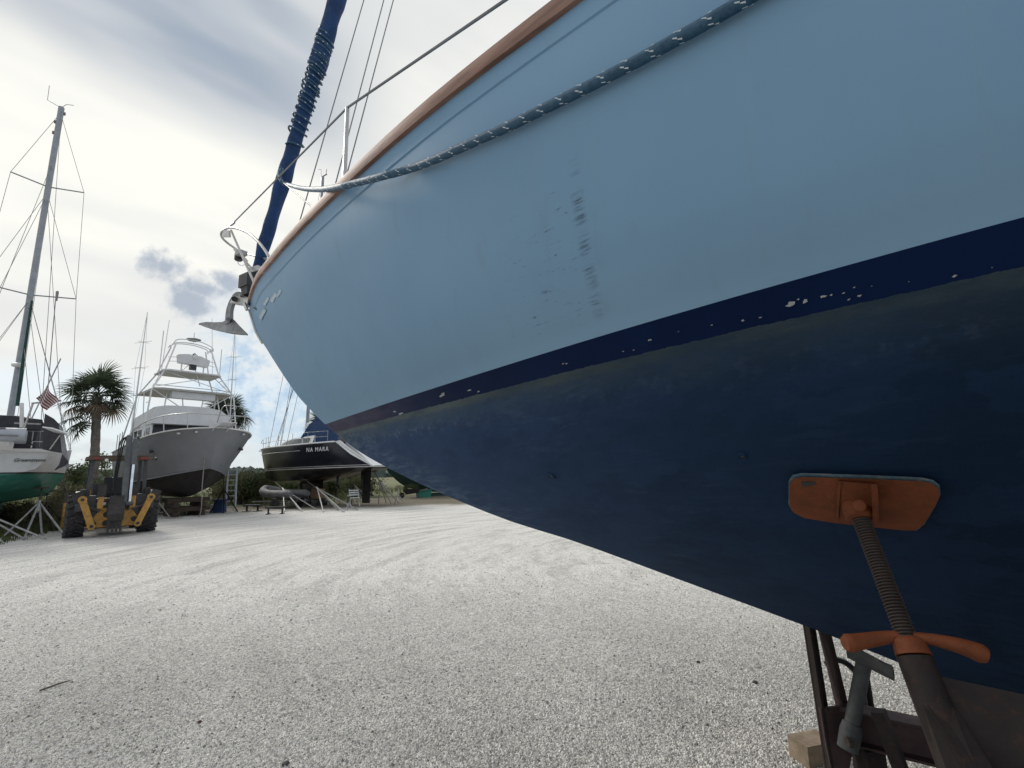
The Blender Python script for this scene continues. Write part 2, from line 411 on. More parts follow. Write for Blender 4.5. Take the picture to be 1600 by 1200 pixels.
def cove_depth(lam, tau): return 0.006 * (1.0 if abs(lam - COVE) < 0.004 else 0.0) * min(1, max(0, (tau - 0.12) / 0.3))
def build_hull():
    lams = [0, .06, .12, .2, .28, .36, .44, .52, .6, .68, 0.75, .83, .87, COVE - .020, COVE - .008, COVE - .003, COVE + .003, COVE + .008, COVE + .020, .955, 1.0]
    etas = [0, .03, .07, .12, .18, .25, .33, .42, .52, .62, .72, .82, .91, 1.0]
    mb = MB()
    for side in (1, -1):
        rows = []
        for e in etas:
            row = []
            for s in SIG:
                t = s * 9.2; zk = min(zkeel(t), WL); z = zk + e * (WL - zk)
                sh = math.sin(e * math.pi / 2) ** (0.95 + 0.55 * min(1, max(0, (t - 3.0) / 4)))
                row.append((-t, side * (interp(WT, WB, t) * sh + 0.0), z))
            rows.append(row)
        for lm in lams[1:]:
            row = []
            for s in SIG:
                t, b_, z = top_pt(lm, s)
                b_ = max(0, b_ - cove_depth(lm, t - T_TIP))
                row.append((-t, side * b_, z))
            rows.append(row)
        mb.grid(rows)
        last = [r[-1] for r in rows]
        cen = [(p[0], 0, p[2]) for p in last]; mb.grid([last, cen])         # transom
    # deck
    port = [top_pt(1.0, s) for s in SIG]
    mb.grid([[(-t, b_ - 0.004, z - 0.015) for t, b_, z in port], [(-t, 0, z + 0.03) for t, b_, z in port], [(-t, -b_ + 0.004, z - 0.015) for t, b_, z in port]])
    return mb
def hull_hit(x, y, off=0.0):
    """first point of a pixel's ray on the hull's port side (boat coordinates)"""
    d = ray(x, y).normalized(); prev = None
    def gap(k):
        p = BL(CAM + d * k); t = -p.x
        if p.z > WL:
            lam = (p.z - WL) / max(0.1, zsheer(t) - WL)
            lam = min(1.0, lam)
            z0 = WL + lam * (3.47 - WL); t0 = tstem(z0) if lam > 0 else 0.0
            if t < t0: return 1.0, p
            g = lam ** 1.15; tau = t - t0
            b_ = (1 - g) * interp(WT, WB, tau) + g * interp(ST, SB, tau)
        else:
            zk = zkeel(t)
            if t < 0 or p.z < zk: return 1.0, p
            e = (p.z - zk) / (WL - zk); sh = math.sin(e * math.pi / 2) ** (0.95 + 0.55 * min(1, max(0, (t - 3.0) / 4)))
            b_ = interp(WT, WB, t) * sh
        return p.y - b_ - off, p
    k = 0.3; g0, p = gap(k)
    while k < 9:
        g1, p = gap(k + 0.02)
        if g1 <= 0:
            lo, hi = k, k + 0.02
            for _ in range(20):
                m_ = (lo + hi) / 2
                if gap(m_)[0] <= 0: hi = m_
                else: lo = m_
            return gap(hi)[1]
        k += 0.02
    return None

def hull_paint():
    m, t, b, co = principled('blue topsides and navy antifouling'); x, y, z = t.sep(co)
    # topsides
    top = t.mix(t.smooth(t.noise(co, 1.3, 4, 0.5), 0.3, 0.7), (0.172, 0.302, 0.440), (0.190, 0.326, 0.468))
    top = t.mix(t.smooth(t.noise(t.comb(x, y, t.math('MULTIPLY', z, 0.25)), 9, 5, 0.6), 0.55, 0.8, 0, 0.34), top, (0.15, 0.235, 0.30))
    scr = t.noise(t.comb(t.math('MULTIPLY', x, 2.2), y, t.math('MULTIPLY', t.math('ADD', z, t.math('MULTIPLY', x, 0.10)), 130.0)), 1.0, 3, 0.7)
    top = t.mix(t.math('MULTIPLY', t.smooth(scr, 0.66, 0.74), t.smooth(t.noise(co, 2.6, 3, 0.6), 0.45, 0.7, 0.0, 0.28)), top, (0.09, 0.14, 0.18))
    run = t.noise(t.comb(t.math('MULTIPLY', x, 26.0), y, t.math('MULTIPLY', z, 1.3)), 1.0, 4, 0.65)
    top = t.mix(t.smooth(run, 0.56, 0.78, 0, 0.20), top, (0.21, 0.29, 0.33))
    haze = t.smooth(z, WL + 0.0, WL + 0.30, 0.16, 0.0)
    top = t.mix(haze, top, (0.20, 0.27, 0.285))
    # fender scuffs
    s0 = hull_hit(922, 430)
    col1 = t.smooth(t.math('ABSOLUTE', t.math('SUBTRACT', x, s0.x)), 0.004, 0.034, 1.0, 0.0)
    col2 = t.math('MULTIPLY', t.smooth(t.math('SUBTRACT', x, s0.x), 0.0, 0.06), t.smooth(t.math('SUBTRACT', x, s0.x), 0.22, 0.55, 1.0, 0.0))
    zr = t.math('MULTIPLY', t.smooth(z, WL + 0.03, WL + 0.10), t.smooth(z, WL + 0.36, WL + 0.62, 1.0, 0.0))
    st = t.noise(t.comb(t.math('MULTIPLY', x, 13.0), y, t.math('MULTIPLY', z, 115.0)), 1.0, 5, 0.7)
    st2 = t.noise(t.comb(t.math('MULTIPLY', x, 55.0), y, t.math('MULTIPLY', z, 160.0)), 1.0, 3, 0.6)
    blk = t.smooth(t.noise(t.comb(0.0, 0.0, t.math('MULTIPLY', z, 20.0)), 1.0, 3, 0.6), 0.42, 0.60)
    sc = t.math('MAXIMUM', t.math('MULTIPLY', t.math('MULTIPLY', col1, blk), t.smooth(st, 0.42, 0.62)),
                t.math('MULTIPLY', t.math('MULTIPLY', col2, 0.8), t.math('MULTIPLY', t.smooth(st, 0.58, 0.68), t.smooth(st2, 0.45, 0.6))))
    top = t.mix(t.math('MULTIPLY', t.math('MULTIPLY', sc, zr), 0.95), top, (0.022, 0.028, 0.034))
    # boot stripe
    boot = t.mix(t.smooth(t.noise(co, 3, 4, 0.6), 0.3, 0.7), (0.0012, 0.008, 0.036), (0.002, 0.011, 0.046))
    fadeb = t.smooth(x, -2.2, -0.1)
    boot = t.mix(t.math('MULTIPLY', fadeb, t.smooth(t.noise(t.comb(x, y, t.math('MULTIPLY', z, 4.0)), 4, 5, 0.6), 0.25, 0.65, 0.35, 0.85)), boot, (0.085, 0.075, 0.105))
    # antifouling
    n1 = t.noise(co, 2.2, 6, 0.62); n2 = t.noise(t.comb(t.math('MULTIPLY', x, 2.5), t.math('MULTIPLY', y, 2.5), t.math('MULTIPLY', z, 9.0)), 1.6, 6, 0.68)
    bot = t.mix(t.smooth(n1, 0.3, 0.7), (0.002, 0.010, 0.024), (0.004, 0.016, 0.040))
    bot = t.mix(t.smooth(t.noise(co, 5.0, 5, 0.6), 0.5, 0.75, 0, 0.5), bot, (0.005, 0.014, 0.024))
    scrape = t.noise(t.comb(t.math('ADD', t.math('MULTIPLY', x, 3.0), t.math('MULTIPLY', z, 6.0)), y, t.math('MULTIPLY', z, 18.0)), 2.0, 6, 0.7)
    wear = t.math('MULTIPLY', t.smooth(scrape, 0.50, 0.68), t.smooth(t.noise(co, 1.9, 4, 0.6), 0.42, 0.58))
    bot = t.mix(t.math('MULTIPLY', t.math('MULTIPLY', wear, t.smooth(x, -3.6, -2.0, 0.12, 1.0)), 0.42), bot, (0.10, 0.15, 0.21))
    coat = t.smooth(t.noise(t.comb(t.math('MULTIPLY', x, 1.6), y, t.math('MULTIPLY', z, 2.6)), 2.4, 5, 0.62), 0.50, 0.525)
    bot = t.mix(t.math('MULTIPLY', coat, 0.35), bot, (0.010, 0.026, 0.062))
    roll = t.noise(t.comb(t.math('MULTIPLY', x, 5.0), y, t.math('MULTIPLY', z, 60.0)), 1.0, 4, 0.7)
    bot = t.mix(t.smooth(roll, 0.5, 0.75, 0, 0.18), bot, (0.014, 0.026, 0.050))
    fwdpale = t.smooth(x, -4.8, -0.9, 0.0, 0.85)
    bot = t.mix(fwdpale, bot, (0.046, 0.085, 0.175))
    wob = t.math('MULTIPLY', t.math('SUBTRACT', t.noise(co, 6.0, 5, 0.65), 0.5), 0.09)
    zw = t.math('ADD', z, wob)
    zw2 = t.math('ADD', z, t.math('MULTIPLY', wob, 0.35))
    band = t.math('MAXIMUM', t.smooth(zw2, WL - 0.150, WL - 0.110), t.math('MULTIPLY', t.smooth(zw, WL - 0.25, WL - 0.11), 0.5))
    band = t.math('MULTIPLY', band, t.smooth(n2, 0.25, 0.55, 0.8, 1.0))
    bot = t.mix(band, bot, t.mix(t.smooth(x, -3.4, -1.2), t.mix(t.smooth(n2, 0.3, 0.7), (0.026, 0.042, 0.055), (0.038, 0.054, 0.062)), t.mix(t.smooth(n2, 0.3, 0.7), (0.075, 0.098, 0.110), (0.108, 0.132, 0.134))))
    chalk = t.math('MULTIPLY', t.smooth(zw, WL - 0.25, WL - 0.20), t.smooth(zw, WL - 0.185, WL - 0.15, 1.0, 0.0))
    chalk = t.math('MULTIPLY', chalk, t.smooth(t.noise(t.comb(t.math('MULTIPLY', x, 10), y, t.math('MULTIPLY', z, 14)), 2.0, 5, 0.7), 0.50, 0.66))
    bot = t.mix(t.math('MULTIPLY', t.math('MULTIPLY', chalk, t.smooth(x, -2.6, -1.2, 0.12, 1.0)), 0.4), bot, (0.20, 0.25, 0.32))
    low = t.math('SUBTRACT', z, t.math('MULTIPLY_ADD', x, 0.42, 2.02))   # height above the forefoot line
    foot = t.math('MULTIPLY', t.smooth(low, 0.42, 0.05), t.smooth(x, -2.6, -1.2))
    foot = t.math('MULTIPLY', foot, t.smooth(scrape, 0.44, 0.62))
    bot = t.mix(t.math('MULTIPLY', foot, 0.6), bot, (0.13, 0.18, 0.25))
    mott = t.smooth(t.noise(t.comb(t.math('ADD', t.math('MULTIPLY', x, 2.0), t.math('MULTIPLY', z, 2.5)), y, t.math('MULTIPLY', z, 4.0)), 1.6, 6, 0.7), 0.42, 0.66)
    bot = t.mix(t.math('MULTIPLY', mott, 0.22), bot, (0.006, 0.014, 0.030))
    edge = t.math('ADD', z, t.math('MULTIPLY', t.math('SUBTRACT', t.noise(co, 30.0, 4, 0.7), 0.5), 0.012))
    c = t.mix(t.math('GREATER_THAN', z, WL), boot, top)
    c = t.mix(t.math('GREATER_THAN', edge, WL - 0.092), bot, c)
    isb = t.math('GREATER_THAN', z, WL - 0.092)
    t.l.new(c, b.inputs['Base Color'])
    t.l.new(t.math('MULTIPLY_ADD', t.math('GREATER_THAN', z, WL), 0.10, 0.06), b.inputs['Specular IOR Level'])
    r = t.mix(isb, (0.75,) * 3, (0.50,) * 3)
    t.l.new(t.math('ADD', t.sep(r)[0], t.math('MULTIPLY', t.math('SUBTRACT', t.noise(co, 7, 4, 0.6), 0.5), 0.15)), b.inputs['Roughness'])
    b.inputs['Specular IOR Level'].default_value = 0.3
    hgt = t.math('MULTIPLY', t.math('ADD', t.noise(co, 45, 5, 0.65), t.math('MULTIPLY', t.noise(co, 9, 4, 0.6), 1.5)), t.math('SUBTRACT', 1.0, t.math('MULTIPLY', isb, 0.93)))
    bump(t, b, hgt, 0.35, 0.006)
    return m
HULLM = hull_paint()
hull = build_hull().build('hull', HULLM, boat, smooth=True, angle=35)

def sheer_line(off=0.0, dz=0.0, s0=0.0, s1=1.0, side=1, n=60, lam=1.0):
    out = []
    for i in range(n + 1):
        s = s0 + (s1 - s0) * (i / n) ** 1.25
        t, b_, z = top_pt(lam, s); out.append(Vector((-t, side * (b_ + off), z + dz)))
    return out
def teak_mat():
    m, t, b, co = principled('weathered teak'); x, y, z = t.sep(co)
    g = t.noise(t.comb(t.math('MULTIPLY', x, 2.0), t.math('MULTIPLY', y, 14.0), t.math('MULTIPLY', z, 30.0)), 1.0, 6, 0.65)
    c = t.mix(t.smooth(g, 0.3, 0.7), (0.17, 0.085, 0.058), (0.30, 0.17, 0.125))
    v = t.math('MULTIPLY', t.smooth(t.noise(t.comb(t.math('MULTIPLY', x, 8.0), y, t.math('MULTIPLY', z, 40.0)), 1.0, 5, 0.7), 0.56, 0.66), t.smooth(x, -1.0, 0.2))
    c = t.mix(t.math('MULTIPLY', v, 0.7), c, (0.42, 0.35, 0.30))
    t.l.new(c, b.inputs['Base Color']); b.inputs['Roughness'].default_value = 0.6
    bump(t, b, g, 0.4, 0.006); return m
M['teak'] = teak_mat()
def rail_strip(side):
    a = sheer_line(0.020, -0.010, 0, 1, side); b_ = sheer_line(0.026, 0.020, 0, 1, side); c = sheer_line(0.018, 0.062, 0, 1, side)
    d = sheer_line(-0.02, 0.075, 0, 1, side); e = sheer_line(-0.06, 0.065, 0, 1, side); f = sheer_line(-0.06, -0.02, 0, 1, side); g = sheer_line(-0.01, -0.012, 0, 1, side)
    def fx(L_):
        for i, p in enumerate(L_):
            if side * p.y < 0: p.y = 0
        L_[0].y = 0; return L_
    for L_ in (a, b_, c): L_[0].x += 0.045
    return MB().grid([fx(L_) for L_ in (g, a, b_, c, d, e, f, g)])
rl = rail_strip(1); rl2 = rail_strip(-1); rl.add(rl2.v, rl2.f)
rl.build('teak_rail', M['teak'], boat, smooth=True, angle=50)

# paint chips along the boot stripe
def chips():
    rng = random.Random(5); mb = MB()
    spots = [(1235, 475, 11), (1258, 471, 10), (1247, 468, 4), (1287, 463, 7), (1299, 461, 5), (1318, 458, 4), (1344, 462, 6), (1326, 468, 4), (1160, 501, 5), (1188, 496, 4), (1016, 531, 5),
             (1492, 431, 6), (880, 568, 3), (885, 568, 3), (690, 618, 7), (692, 615, 4), (733, 610, 4), (617, 643, 4), (626, 646, 7), (974, 549, 3), (990, 547, 3), (747, 612, 3), (1112, 508, 3), (1335, 449, 3), (1362, 447, 2), (1060, 518, 2), (1420, 440, 2), (1550, 418, 2)]
    for x, y, s in spots:
        n = 11; ring = []
        for k in range(n):
            a = 2 * math.pi * k / n; rr = s * rng.uniform(0.22, 0.72)
            p = hull_hit(x + math.cos(a) * rr * 1.2, y + math.sin(a) * rr * 0.55 - math.cos(a) * rr * 0.3, 0.0012)
            if p is None: break
            ring.append(p)
        if len(ring) == n: mb.add(ring, [tuple(range(n))])
    return mb
pc = chips().build('paint_chips', mat('bare gelcoat', (0.24, 0.25, 0.25), 0.7), boat, weld=False); pc['kind'] = 'stuff'
# remnants of peeled lettering at the bow
for pts in ([(404, 495), (412, 482), (416, 485), (408, 500)], [(411, 475), (418, 464), (421, 466), (414, 478)], [(421, 470), (429, 457), (433, 460), (426, 473)], [(431, 463), (438, 452), (440, 455), (434, 465)]):
    ring = [hull_hit(x, y, 0.002) for x, y in pts]
    if all(p is not None for p in ring):
        MB().add(ring, [(0, 1, 2, 3)]).build('peeled_letter', mat('peeling vinyl', (0.26, 0.36, 0.44), 0.35, 0, 0.35, 40, dirt=((0.16, 0.20, 0.25), 0.8)), boat)
# through-hulls
for x, y, r in ((862, 743, 0.014), (1160, 712, 0.009)):
    p = hull_hit(x, y); q = hull_hit(x + 6, y); s = hull_hit(x, y - 6)
    nrm = (q - p).cross(s - p).normalized()
    if nrm.y < 0: nrm = -nrm
    th = MB().lathe([(r * 1.5, -0.004), (r * 1.5, 0.004), (r * 1.25, 0.009), (r * 0.8, 0.008), (r * 0.7, -0.01)], p, nrm, 14).build('through_hull', HULLM, boat, smooth=True)
    MB().lathe([(r * 0.72, 0.0035), (r * 0.7, 0.0055)], p, nrm, 12).build('bore', M['black'], th)
# ---- keel sole, rudder and hull fittings that stand out of the picture
MB().box((-7.6, 0, 0.10), (2.6, 0.16, 0.16)).build('keel_shoe', HULLM, boat)
mbx = MB(); mbx.prism([Vector((-8.9, -0.03, 0.25)), Vector((-9.6, -0.03, 0.35)), Vector((-9.9, -0.03, 2.2)), Vector((-9.0, -0.03, 2.3))], (0, 0, 0), (0, 0.06, 0)); mbx.build('rudder', HULLM, boat)
mb = MB(); mb.box((-5.6, 0, 3.45), (3.6, 1.7, 0.55), taper=0.86); mb.build('cabin_trunk', M['white'], boat)
mast = MB().tube([(-4.45, 0, 3.2), (-4.45, 0, 15.5)], 0.08, 14).build('mast', M['alu'], boat, smooth=True)

def cl(x, y, n=0.0):           # pixel's point on the plane at n metres to port of the centreline, boat coordinates
    o_ = BL(CAM); d = BL(CAM + ray(x, y)) - o_
    return o_ + d * ((n - o_.y) / d.y)
# ---- furled headsail
def furled():
    a, b_ = cl(402, 420), cl(530, -12)
    d = (b_ - a).normalized(); top = a + d * ((15.0 - a.z) / d.z)
    u, v = frame(d); rng = random.Random(2); rows = []; n = 130; L = (top - a).length
    for i in range(n + 1):
        s = (i / n) ** 1.5 * L; r = 0.062 + 0.014 * min(1, s / 1.5)
        if s < 0.25: r = 0.050 + 0.012 * s / 0.25
        if 1.45 < s < 2.15: r *= 0.88
        if s > 2.15: r *= 1.16
        row = []
        for k in range(14):
            an = 2 * math.pi * k / 14
            w = 1 + 0.16 * mnoise.noise(Vector((math.cos(an) * 0.9, math.sin(an) * 0.9, s * 5.5))) + 0.07 * math.sin(an * 2 + s * 9)
            row.append(a + d * s + (u * math.cos(an) + v * math.sin(an)) * r * w)
        rows.append(row)
    mb = MB(); mb.grid(rows, wrap=True); mb.build('furled_headsail', M['canvas_blue'], boat, smooth=True, angle=70)
    MB().tube([a - d * 0.35, a + d * 0.02, ], 0.012, 8).build('forestay', M['steel'], boat, smooth=True)
    MB().lathe([(0.035, -0.02), (0.075, -0.02), (0.075, 0.0), (0.03, 0.01), (0.03, 0.07), (0.075, 0.08), (0.075, 0.1), (0.03, 0.1)], a - d * 0.20, d, 16).build('furler_drum', M['black'], boat, smooth=True)
    return a, d, u, v
FA, FD, FU, FV = furled()
def rope_mat():
    m, t, b, co = principled('blue braided rope'); 
    c = t.mix(t.smooth(t.noise(co, 60, 3, 0.6), 0.35, 0.65), (0.014, 0.062, 0.120), (0.028, 0.095, 0.165))
    t.l.new(c, b.inputs['Base Color']); b.inputs['Roughness'].default_value = 0.55
    bump(t, b, t.voronoi(co, 300), 0.35, 0.003); return m
M['rope'] = rope_mat(); M['fleck'] = mat('pale rope fleck', (0.55, 0.62, 0.66), 0.8)
# coils of rope round the furled sail
rng = random.Random(9)
def sail_r(s): return (0.076 * 0.88 if 1.45 < s < 2.15 else 0.076) + 0.010
s0c = (cl(450, 235) - FA).dot(FD); s1c = (cl(507, 55) - FA).dot(FD)
path = []; turns = 24
for i in range(turns * 14 + 1):
    q = i / (turns * 14); s = s0c + (s1c - s0c) * (q ** 0.62) + 0.012 * math.sin(q * 40) ; an = q * turns * 2 * math.pi
    r = 0.084 + 0.006 * math.sin(an * 0.37) + 0.008 * max(0, math.sin(q * 23))
    tilt = 0.030 * math.cos(an + 0.7)
    path.append(FA + FD * (s + tilt) + (FU * math.cos(an) + FV * math.sin(an)) * r)
lash = MB().tube(path, 0.0105, 6); lash.build('lashing', M['rope'], boat, smooth=True)
fl = MB()
for i in range(3, len(path) - 2, 3):
    an = i / 14 * 2 * math.pi; out = (FU * math.cos(an) + FV * math.sin(an))
    d = (path[i + 1] - path[i]).normalized()
    fl.tube([path[i] + out * 0.008, path[i] + d * 0.016 + out * 0.008], 0.0045, 5)
flo = fl.build('rope_flecks', M['fleck'], boat); flo['kind'] = 'stuff'

# ---- the blue dock line slung from the furled sail along the hull
def dock_line():
    px = [(446, 287), (470, 294), (500, 296), (530, 292), (556, 286), (600, 275), (640, 264), (680, 249), (720, 231), (760, 213), (800, 195), (840, 175), (880, 155), (920, 135), (960, 114), (1000, 93), (1045, 68), (1090, 43), (1130, 20), (1165, -1), (1205, -26), (1250, -55), (1300, -88)]
    hits = {i: hull_hit(x, y, 0.026 if x >= 640 else 0.065) for i, (x, y) in enumerate(px) if x >= 530}
    a = FA + FD * ((cl(440, 285) - FA).dot(FD)) + Vector((-0.06, 0.10, 0))
    inv = BL; mat_i = (Matrix.Translation(boat.location) @ boat.rotation_euler.to_matrix().to_4x4())
    wa = mat_i @ a; wb = mat_i @ hits[3]
    pts = []
    for i, (x, y) in enumerate(px):
        if i in hits and hits[i] is not None: pts.append(hits[i]); continue
        if x < 530:
            f = i / 3.0; Y = 1 / ((1 - f) / wa.y + f / wb.y); Y -= 0.04 * math.sin(f * math.pi)
            pts.append(BL(at(x, y, Y)))
    last = pts[-1]; prev = pts[-2]
    pts.append(last + (last - prev) * 1.5 + Vector((0, 0.02, 0.05)))
    return pts
DL = dock_line()
start = FA + FD * ((cl(441, 272) - FA).dot(FD))
loop = [start + FU * 0.06 + FV * 0.06, cl(438, 262, 0.10), cl(437, 275, 0.12), cl(441, 285, 0.12)]
rp = spline(loop + DL, 220)
rope_o = thing('dock_line', 'thick blue rope with white flecks slung from the furled headsail along the hull', 'rope', rp[60])
mi = (Matrix.Translation(boat.location) @ boat.rotation_euler.to_matrix().to_4x4())
rw = [mi @ p for p in rp]; rlc = local(rope_o); rloc = [rlc(p) for p in rw]
rope_o.location = rw[60]; rlc = local(rope_o); rloc = [rlc(p) for p in rw]
MB().tube(rloc, 0.0180, 12).build('strand', M['rope'], rope_o, smooth=True)
fk = MB(); acc = 0; idx = 0; last = rloc[0]; step = 0.080; nxt = 0.02
for i in range(1, len(rloc)):
    seg = (rloc[i] - rloc[i - 1]).length
    while acc + seg >= nxt:
        f = (nxt - acc) / seg; p = rloc[i - 1].lerp(rloc[i], f); d = (rloc[i] - rloc[i - 1]).normalized()
        u, v = frame(d)
        for k in range(5):
            an = 2 * math.pi * k / 5 + (idx % 2) * 0.5 + 0.25; o_ = (u * math.cos(an) + v * math.sin(an)); tw = d.cross(o_) * 0.35
            pp = p + d * (0.012 * ((k % 2)) ) + o_ * 0.0155
            for q in (-1, 1):
                c_ = pp + d.cross(o_) * (0.0035 * q) + d * 0.006 * q
                fk.tube([c_ - (d + tw) * 0.006, c_ + (d + tw) * 0.006], [0.0024, 0.0033], 5)
        idx += 1; nxt += step
    acc += seg
fko = fk.build('white_fleck', M['fleck'], rope_o); fko['kind'] = 'stuff'

# ---- pulpit, lifeline, stanchion, stays
S = M['steel']
pul = MB()
bowz = 3.47
def B(x, y, n): return cl(x, y, n)
hoop = spline([B(421, 402, 0.36), B(412, 388, 0.34), B(400, 374, 0.30), B(384, 362, 0.22), B(366, 356, 0.12), B(354, 357, 0.04), B(346, 363, -0.06), B(347, 371, -0.14), B(356, 380, -0.22), B(372, 392, -0.30), B(386, 408, -0.34)], 40)
pul.tube(hoop, 0.0135, 10); pul.build('pulpit', S, boat, smooth=True)
for a, b_ in ((B(361, 360, 0.10), B(398, 444, 0.16)), (B(366, 390, -0.20), B(398, 424, -0.12)), (B(381, 395, -0.24), B(421, 406, 0.05))):
    MB().tube([a, b_], 0.012, 8).build('pulpit_strut', S, boat, smooth=True)
MB().prism([B(349, 371, -0.1), B(352, 360, 0.0), B(360, 361, 0.08), B(361, 371, 0.02)], (0, 0, 0), (0.0, 0.02, 0.0)).build('pulpit_plate', S, boat)
nl = MB().lathe([(0.035, -0.05), (0.045, -0.04), (0.045, 0.03), (0.03, 0.045)], B(373, 401, -0.12), (0, 0, 1), 12).build('navigation_light', M['black'], boat, smooth=True)
MB().box(B(377, 396, -0.10), (0.10, 0.09, 0.05)).build('lamp_cap', M['galv'], nl)
MB().tube(spline([B(371, 408, -0.12), B(374, 414, -0.12), B(381, 414, -0.12), B(385, 409, -0.1)], 12), 0.004, 6).build('lamp_wire', M['white'], nl)
# black mooring fitting hung at the stem head
wn = MB(); c0 = B(391, 441, 0.06); wn.box(c0, (0.16, 0.16, 0.14)); wn.box(c0 + Vector((-0.01, 0, -0.10)), (0.10, 0.11, 0.10), taper=1.3)
wn.build('anchor_windlass', M['black'], boat)
fr = spline([B(386, 431, 0.06), B(377, 431, 0.06), B(375, 446, 0.06), B(384, 447, 0.06)], 14); MB().tube(fr, 0.011, 8).build('windlass_handle', M['black'], boat)
MB().bar(B(395, 425, 0.05), B(409, 421, 0.02), 0.10, 0.06).build('stem_fitting', S, boat)
# bow roller
br = MB()
for s in (-0.045, 0.045): br.bar(B(388, 470, 0.05 + s), B(362, 468, 0.05 + s), 0.012, 0.07)
br.bar(B(390, 477, 0.05), B(366, 474, 0.05), 0.09, 0.015)
br.build('bow_roller', S, boat)
MB().tube([B(366, 467, -0.03), B(366, 467, 0.13)], 0.028, 12).build('roller', M['black'], boat, smooth=True)
MB().tube([B(374, 462, -0.04), B(374, 462, 0.14)], 0.012, 8).build('roller_pin', S, boat)
MB().bar(B(382, 474, 0.13), B(386, 484, 0.13), 0.02, 0.03).build('roller_bolt', S, boat)
# stem band
sb = [Vector((-t, 0, zkeel(t))) + Vector((0.008, 0, 0)) for t in (-1.34, -1.18, -1.05)]
MB().tube(sb, 0.014, 8).build('stem_band', S, boat, smooth=True)
# chainplate-style chock slot near the bow
p = hull_hit(399, 482, 0.002); MB().box(p, (0.05, 0.012, 0.012), Matrix.Rotation(-0.6, 3, 'Y')).build('bow_eye', M['black'], boat)

stn_b = hull_hit(541, 285); stn_t = cl(543, 168, stn_b.y - 0.07)
base = Vector((stn_t.x, stn_t.y, zsheer(-stn_t.x) - 0.02))
MB().tube([base, stn_t], 0.0125, 10).build('stanchion', S, boat, smooth=True)
MB().tube(spline([base + Vector((0.06, -0.03, 0)), base.lerp(stn_t, 0.5) + Vector((0.05, -0.03, 0)), stn_t + Vector((0.032, -0.02, -0.05))], 10), 0.008, 8).build('stanchion_brace', S, boat, smooth=True)
pt = B(361, 352, 0.09)
life = [pt, B(440, 291, stn_b.y * 0.62), stn_t, cl(800, -7, 1.22)]
ext = life[-1] + (life[-1] - life[-2]) * 1.5; ext.z = life[-1].z + 0.02
MB().tube([life[0], life[2]], 0.007, 6).build('lifeline', M['wire'], boat)
MB().tube([life[2], life[3], ext], 0.0075, 6).build('lifeline', M['wire'], boat)
MB().tube([B(357, 355, 0.07), B(366, 348, 0.12)], 0.012, 8).build('turnbuckle', S, boat)
MB().tube([cl(441, 284, 0.12), cl(490, 325, 0.5)], 0.006, 6).build('tail_line', M['wire'], boat)
for (x0, y0), (x1, y1), n0, n1 in (((570, -5), (468, 347), 0.05, 0.45), ((601, -5), (523, 292), 0.05, 0.55), ((616, -5), (541, 276), 0.05, 0.6)):
    a, b_ = cl(x0, y0, n0), cl(x1, y1, n1); d = (a - b_).normalized()
    MB().tube([b_ - d * 0.15, b_ + d * min(11.0, (15.2 - b_.z) / d.z)], 0.0055, 6).build('stay', M['wire'], boat)

# ---- anchor on the roller: its own thing
def make_anchor():
    o = thing('anchor', 'grey plough anchor hanging from the bow roller of the light blue sailboat', 'anchor', mi @ B(368, 472, 0.05))
    lc = local(o); Q = lambda x, y, n: lc(mi @ cl(x, y, n))
    g = mat('galvanised anchor', (0.20, 0.205, 0.215), 0.55, 0.35, 0.2, 12, 0.2, 60)
    sh = spline([Q(388, 466, 0.05), Q(372, 462, 0.05), Q(364, 471, 0.05), Q(359, 486, 0.05), Q(358, 506, 0.05)], 16)
    mbs = MB()
    rows = []
    for i, p in enumerate(sh):
        d = (sh[min(i + 1, 15)] - sh[max(i - 1, 0)]).normalized(); side = Vector((0, 1, 0)); side = (boat.rotation_euler.to_matrix() @ side); v = d.cross(side).normalized()
        w = 0.026 + 0.012 * (i / 15); h = 0.038 + 0.012 * (i / 15)
        rows.append([p + side * w * 0.5 + v * h, p - side * w * 0.5 + v * h, p - side * w * 0.5 - v * h, p + side * w * 0.5 - v * h])
    mbs.grid(rows, wrap=True); mbs.add(rows[0], [(0, 1, 2, 3)]); mbs.add(rows[-1], [(0, 1, 2, 3)])
    mbs.build('shank', g, o, smooth=True, angle=35)
    # plough fluke: two blades meeting at a keel ridge, tip pointing away from the bow
    tip = Q(311, 505, 0.05); tail = Q(386, 521, 0.05); ax = (tail - tip); L = ax.length; ax.normalize()
    side = boat.rotation_euler.to_matrix() @ Vector((0, 1, 0)); side = (side - ax * side.dot(ax)).normalized(); upv = side.cross(ax).normalized()
    if upv.z < 0: upv = -upv
    mbf = MB()
    upper = [(311, 505), (322, 503), (336, 503.5), (348, 503), (355, 499), (361, 497), (366, 500), (374, 509), (381, 516), (387, 522)]
    lower = [(311, 506), (322, 510.5), (336, 515), (348, 518), (355, 519.5), (361, 520.5), (366, 521), (374, 522), (381, 522.5), (387, 523)]
    wid = [0.003, 0.012, 0.022, 0.030, 0.035, 0.036, 0.034, 0.026, 0.016, 0.004]
    for sgn in (1, -1):
        rows = []
        for (ux, uy), (lx, ly), w in zip(upper, lower, wid):
            a_, b_ = Q(ux, uy, 0.05), Q(lx, ly, 0.05); mid_ = a_.lerp(b_, 0.5)
            rows.append([a_ + side * sgn * 0.002, mid_ + side * sgn * w * 0.45, b_ + side * sgn * w, b_ + side * sgn * (w - 0.004) + upv * -0.006, mid_ + side * sgn * w * 0.3 - upv * 0.012, a_ - upv * 0.02])
        mbf.grid(rows)
    mbf.build('fluke', g, o, smooth=True, angle=40)
    MB().tube([Q(357, 499, 0.11), Q(357, 499, -0.01)], 0.022, 10).build('hinge_pin', g, o, smooth=True)
make_anchor()

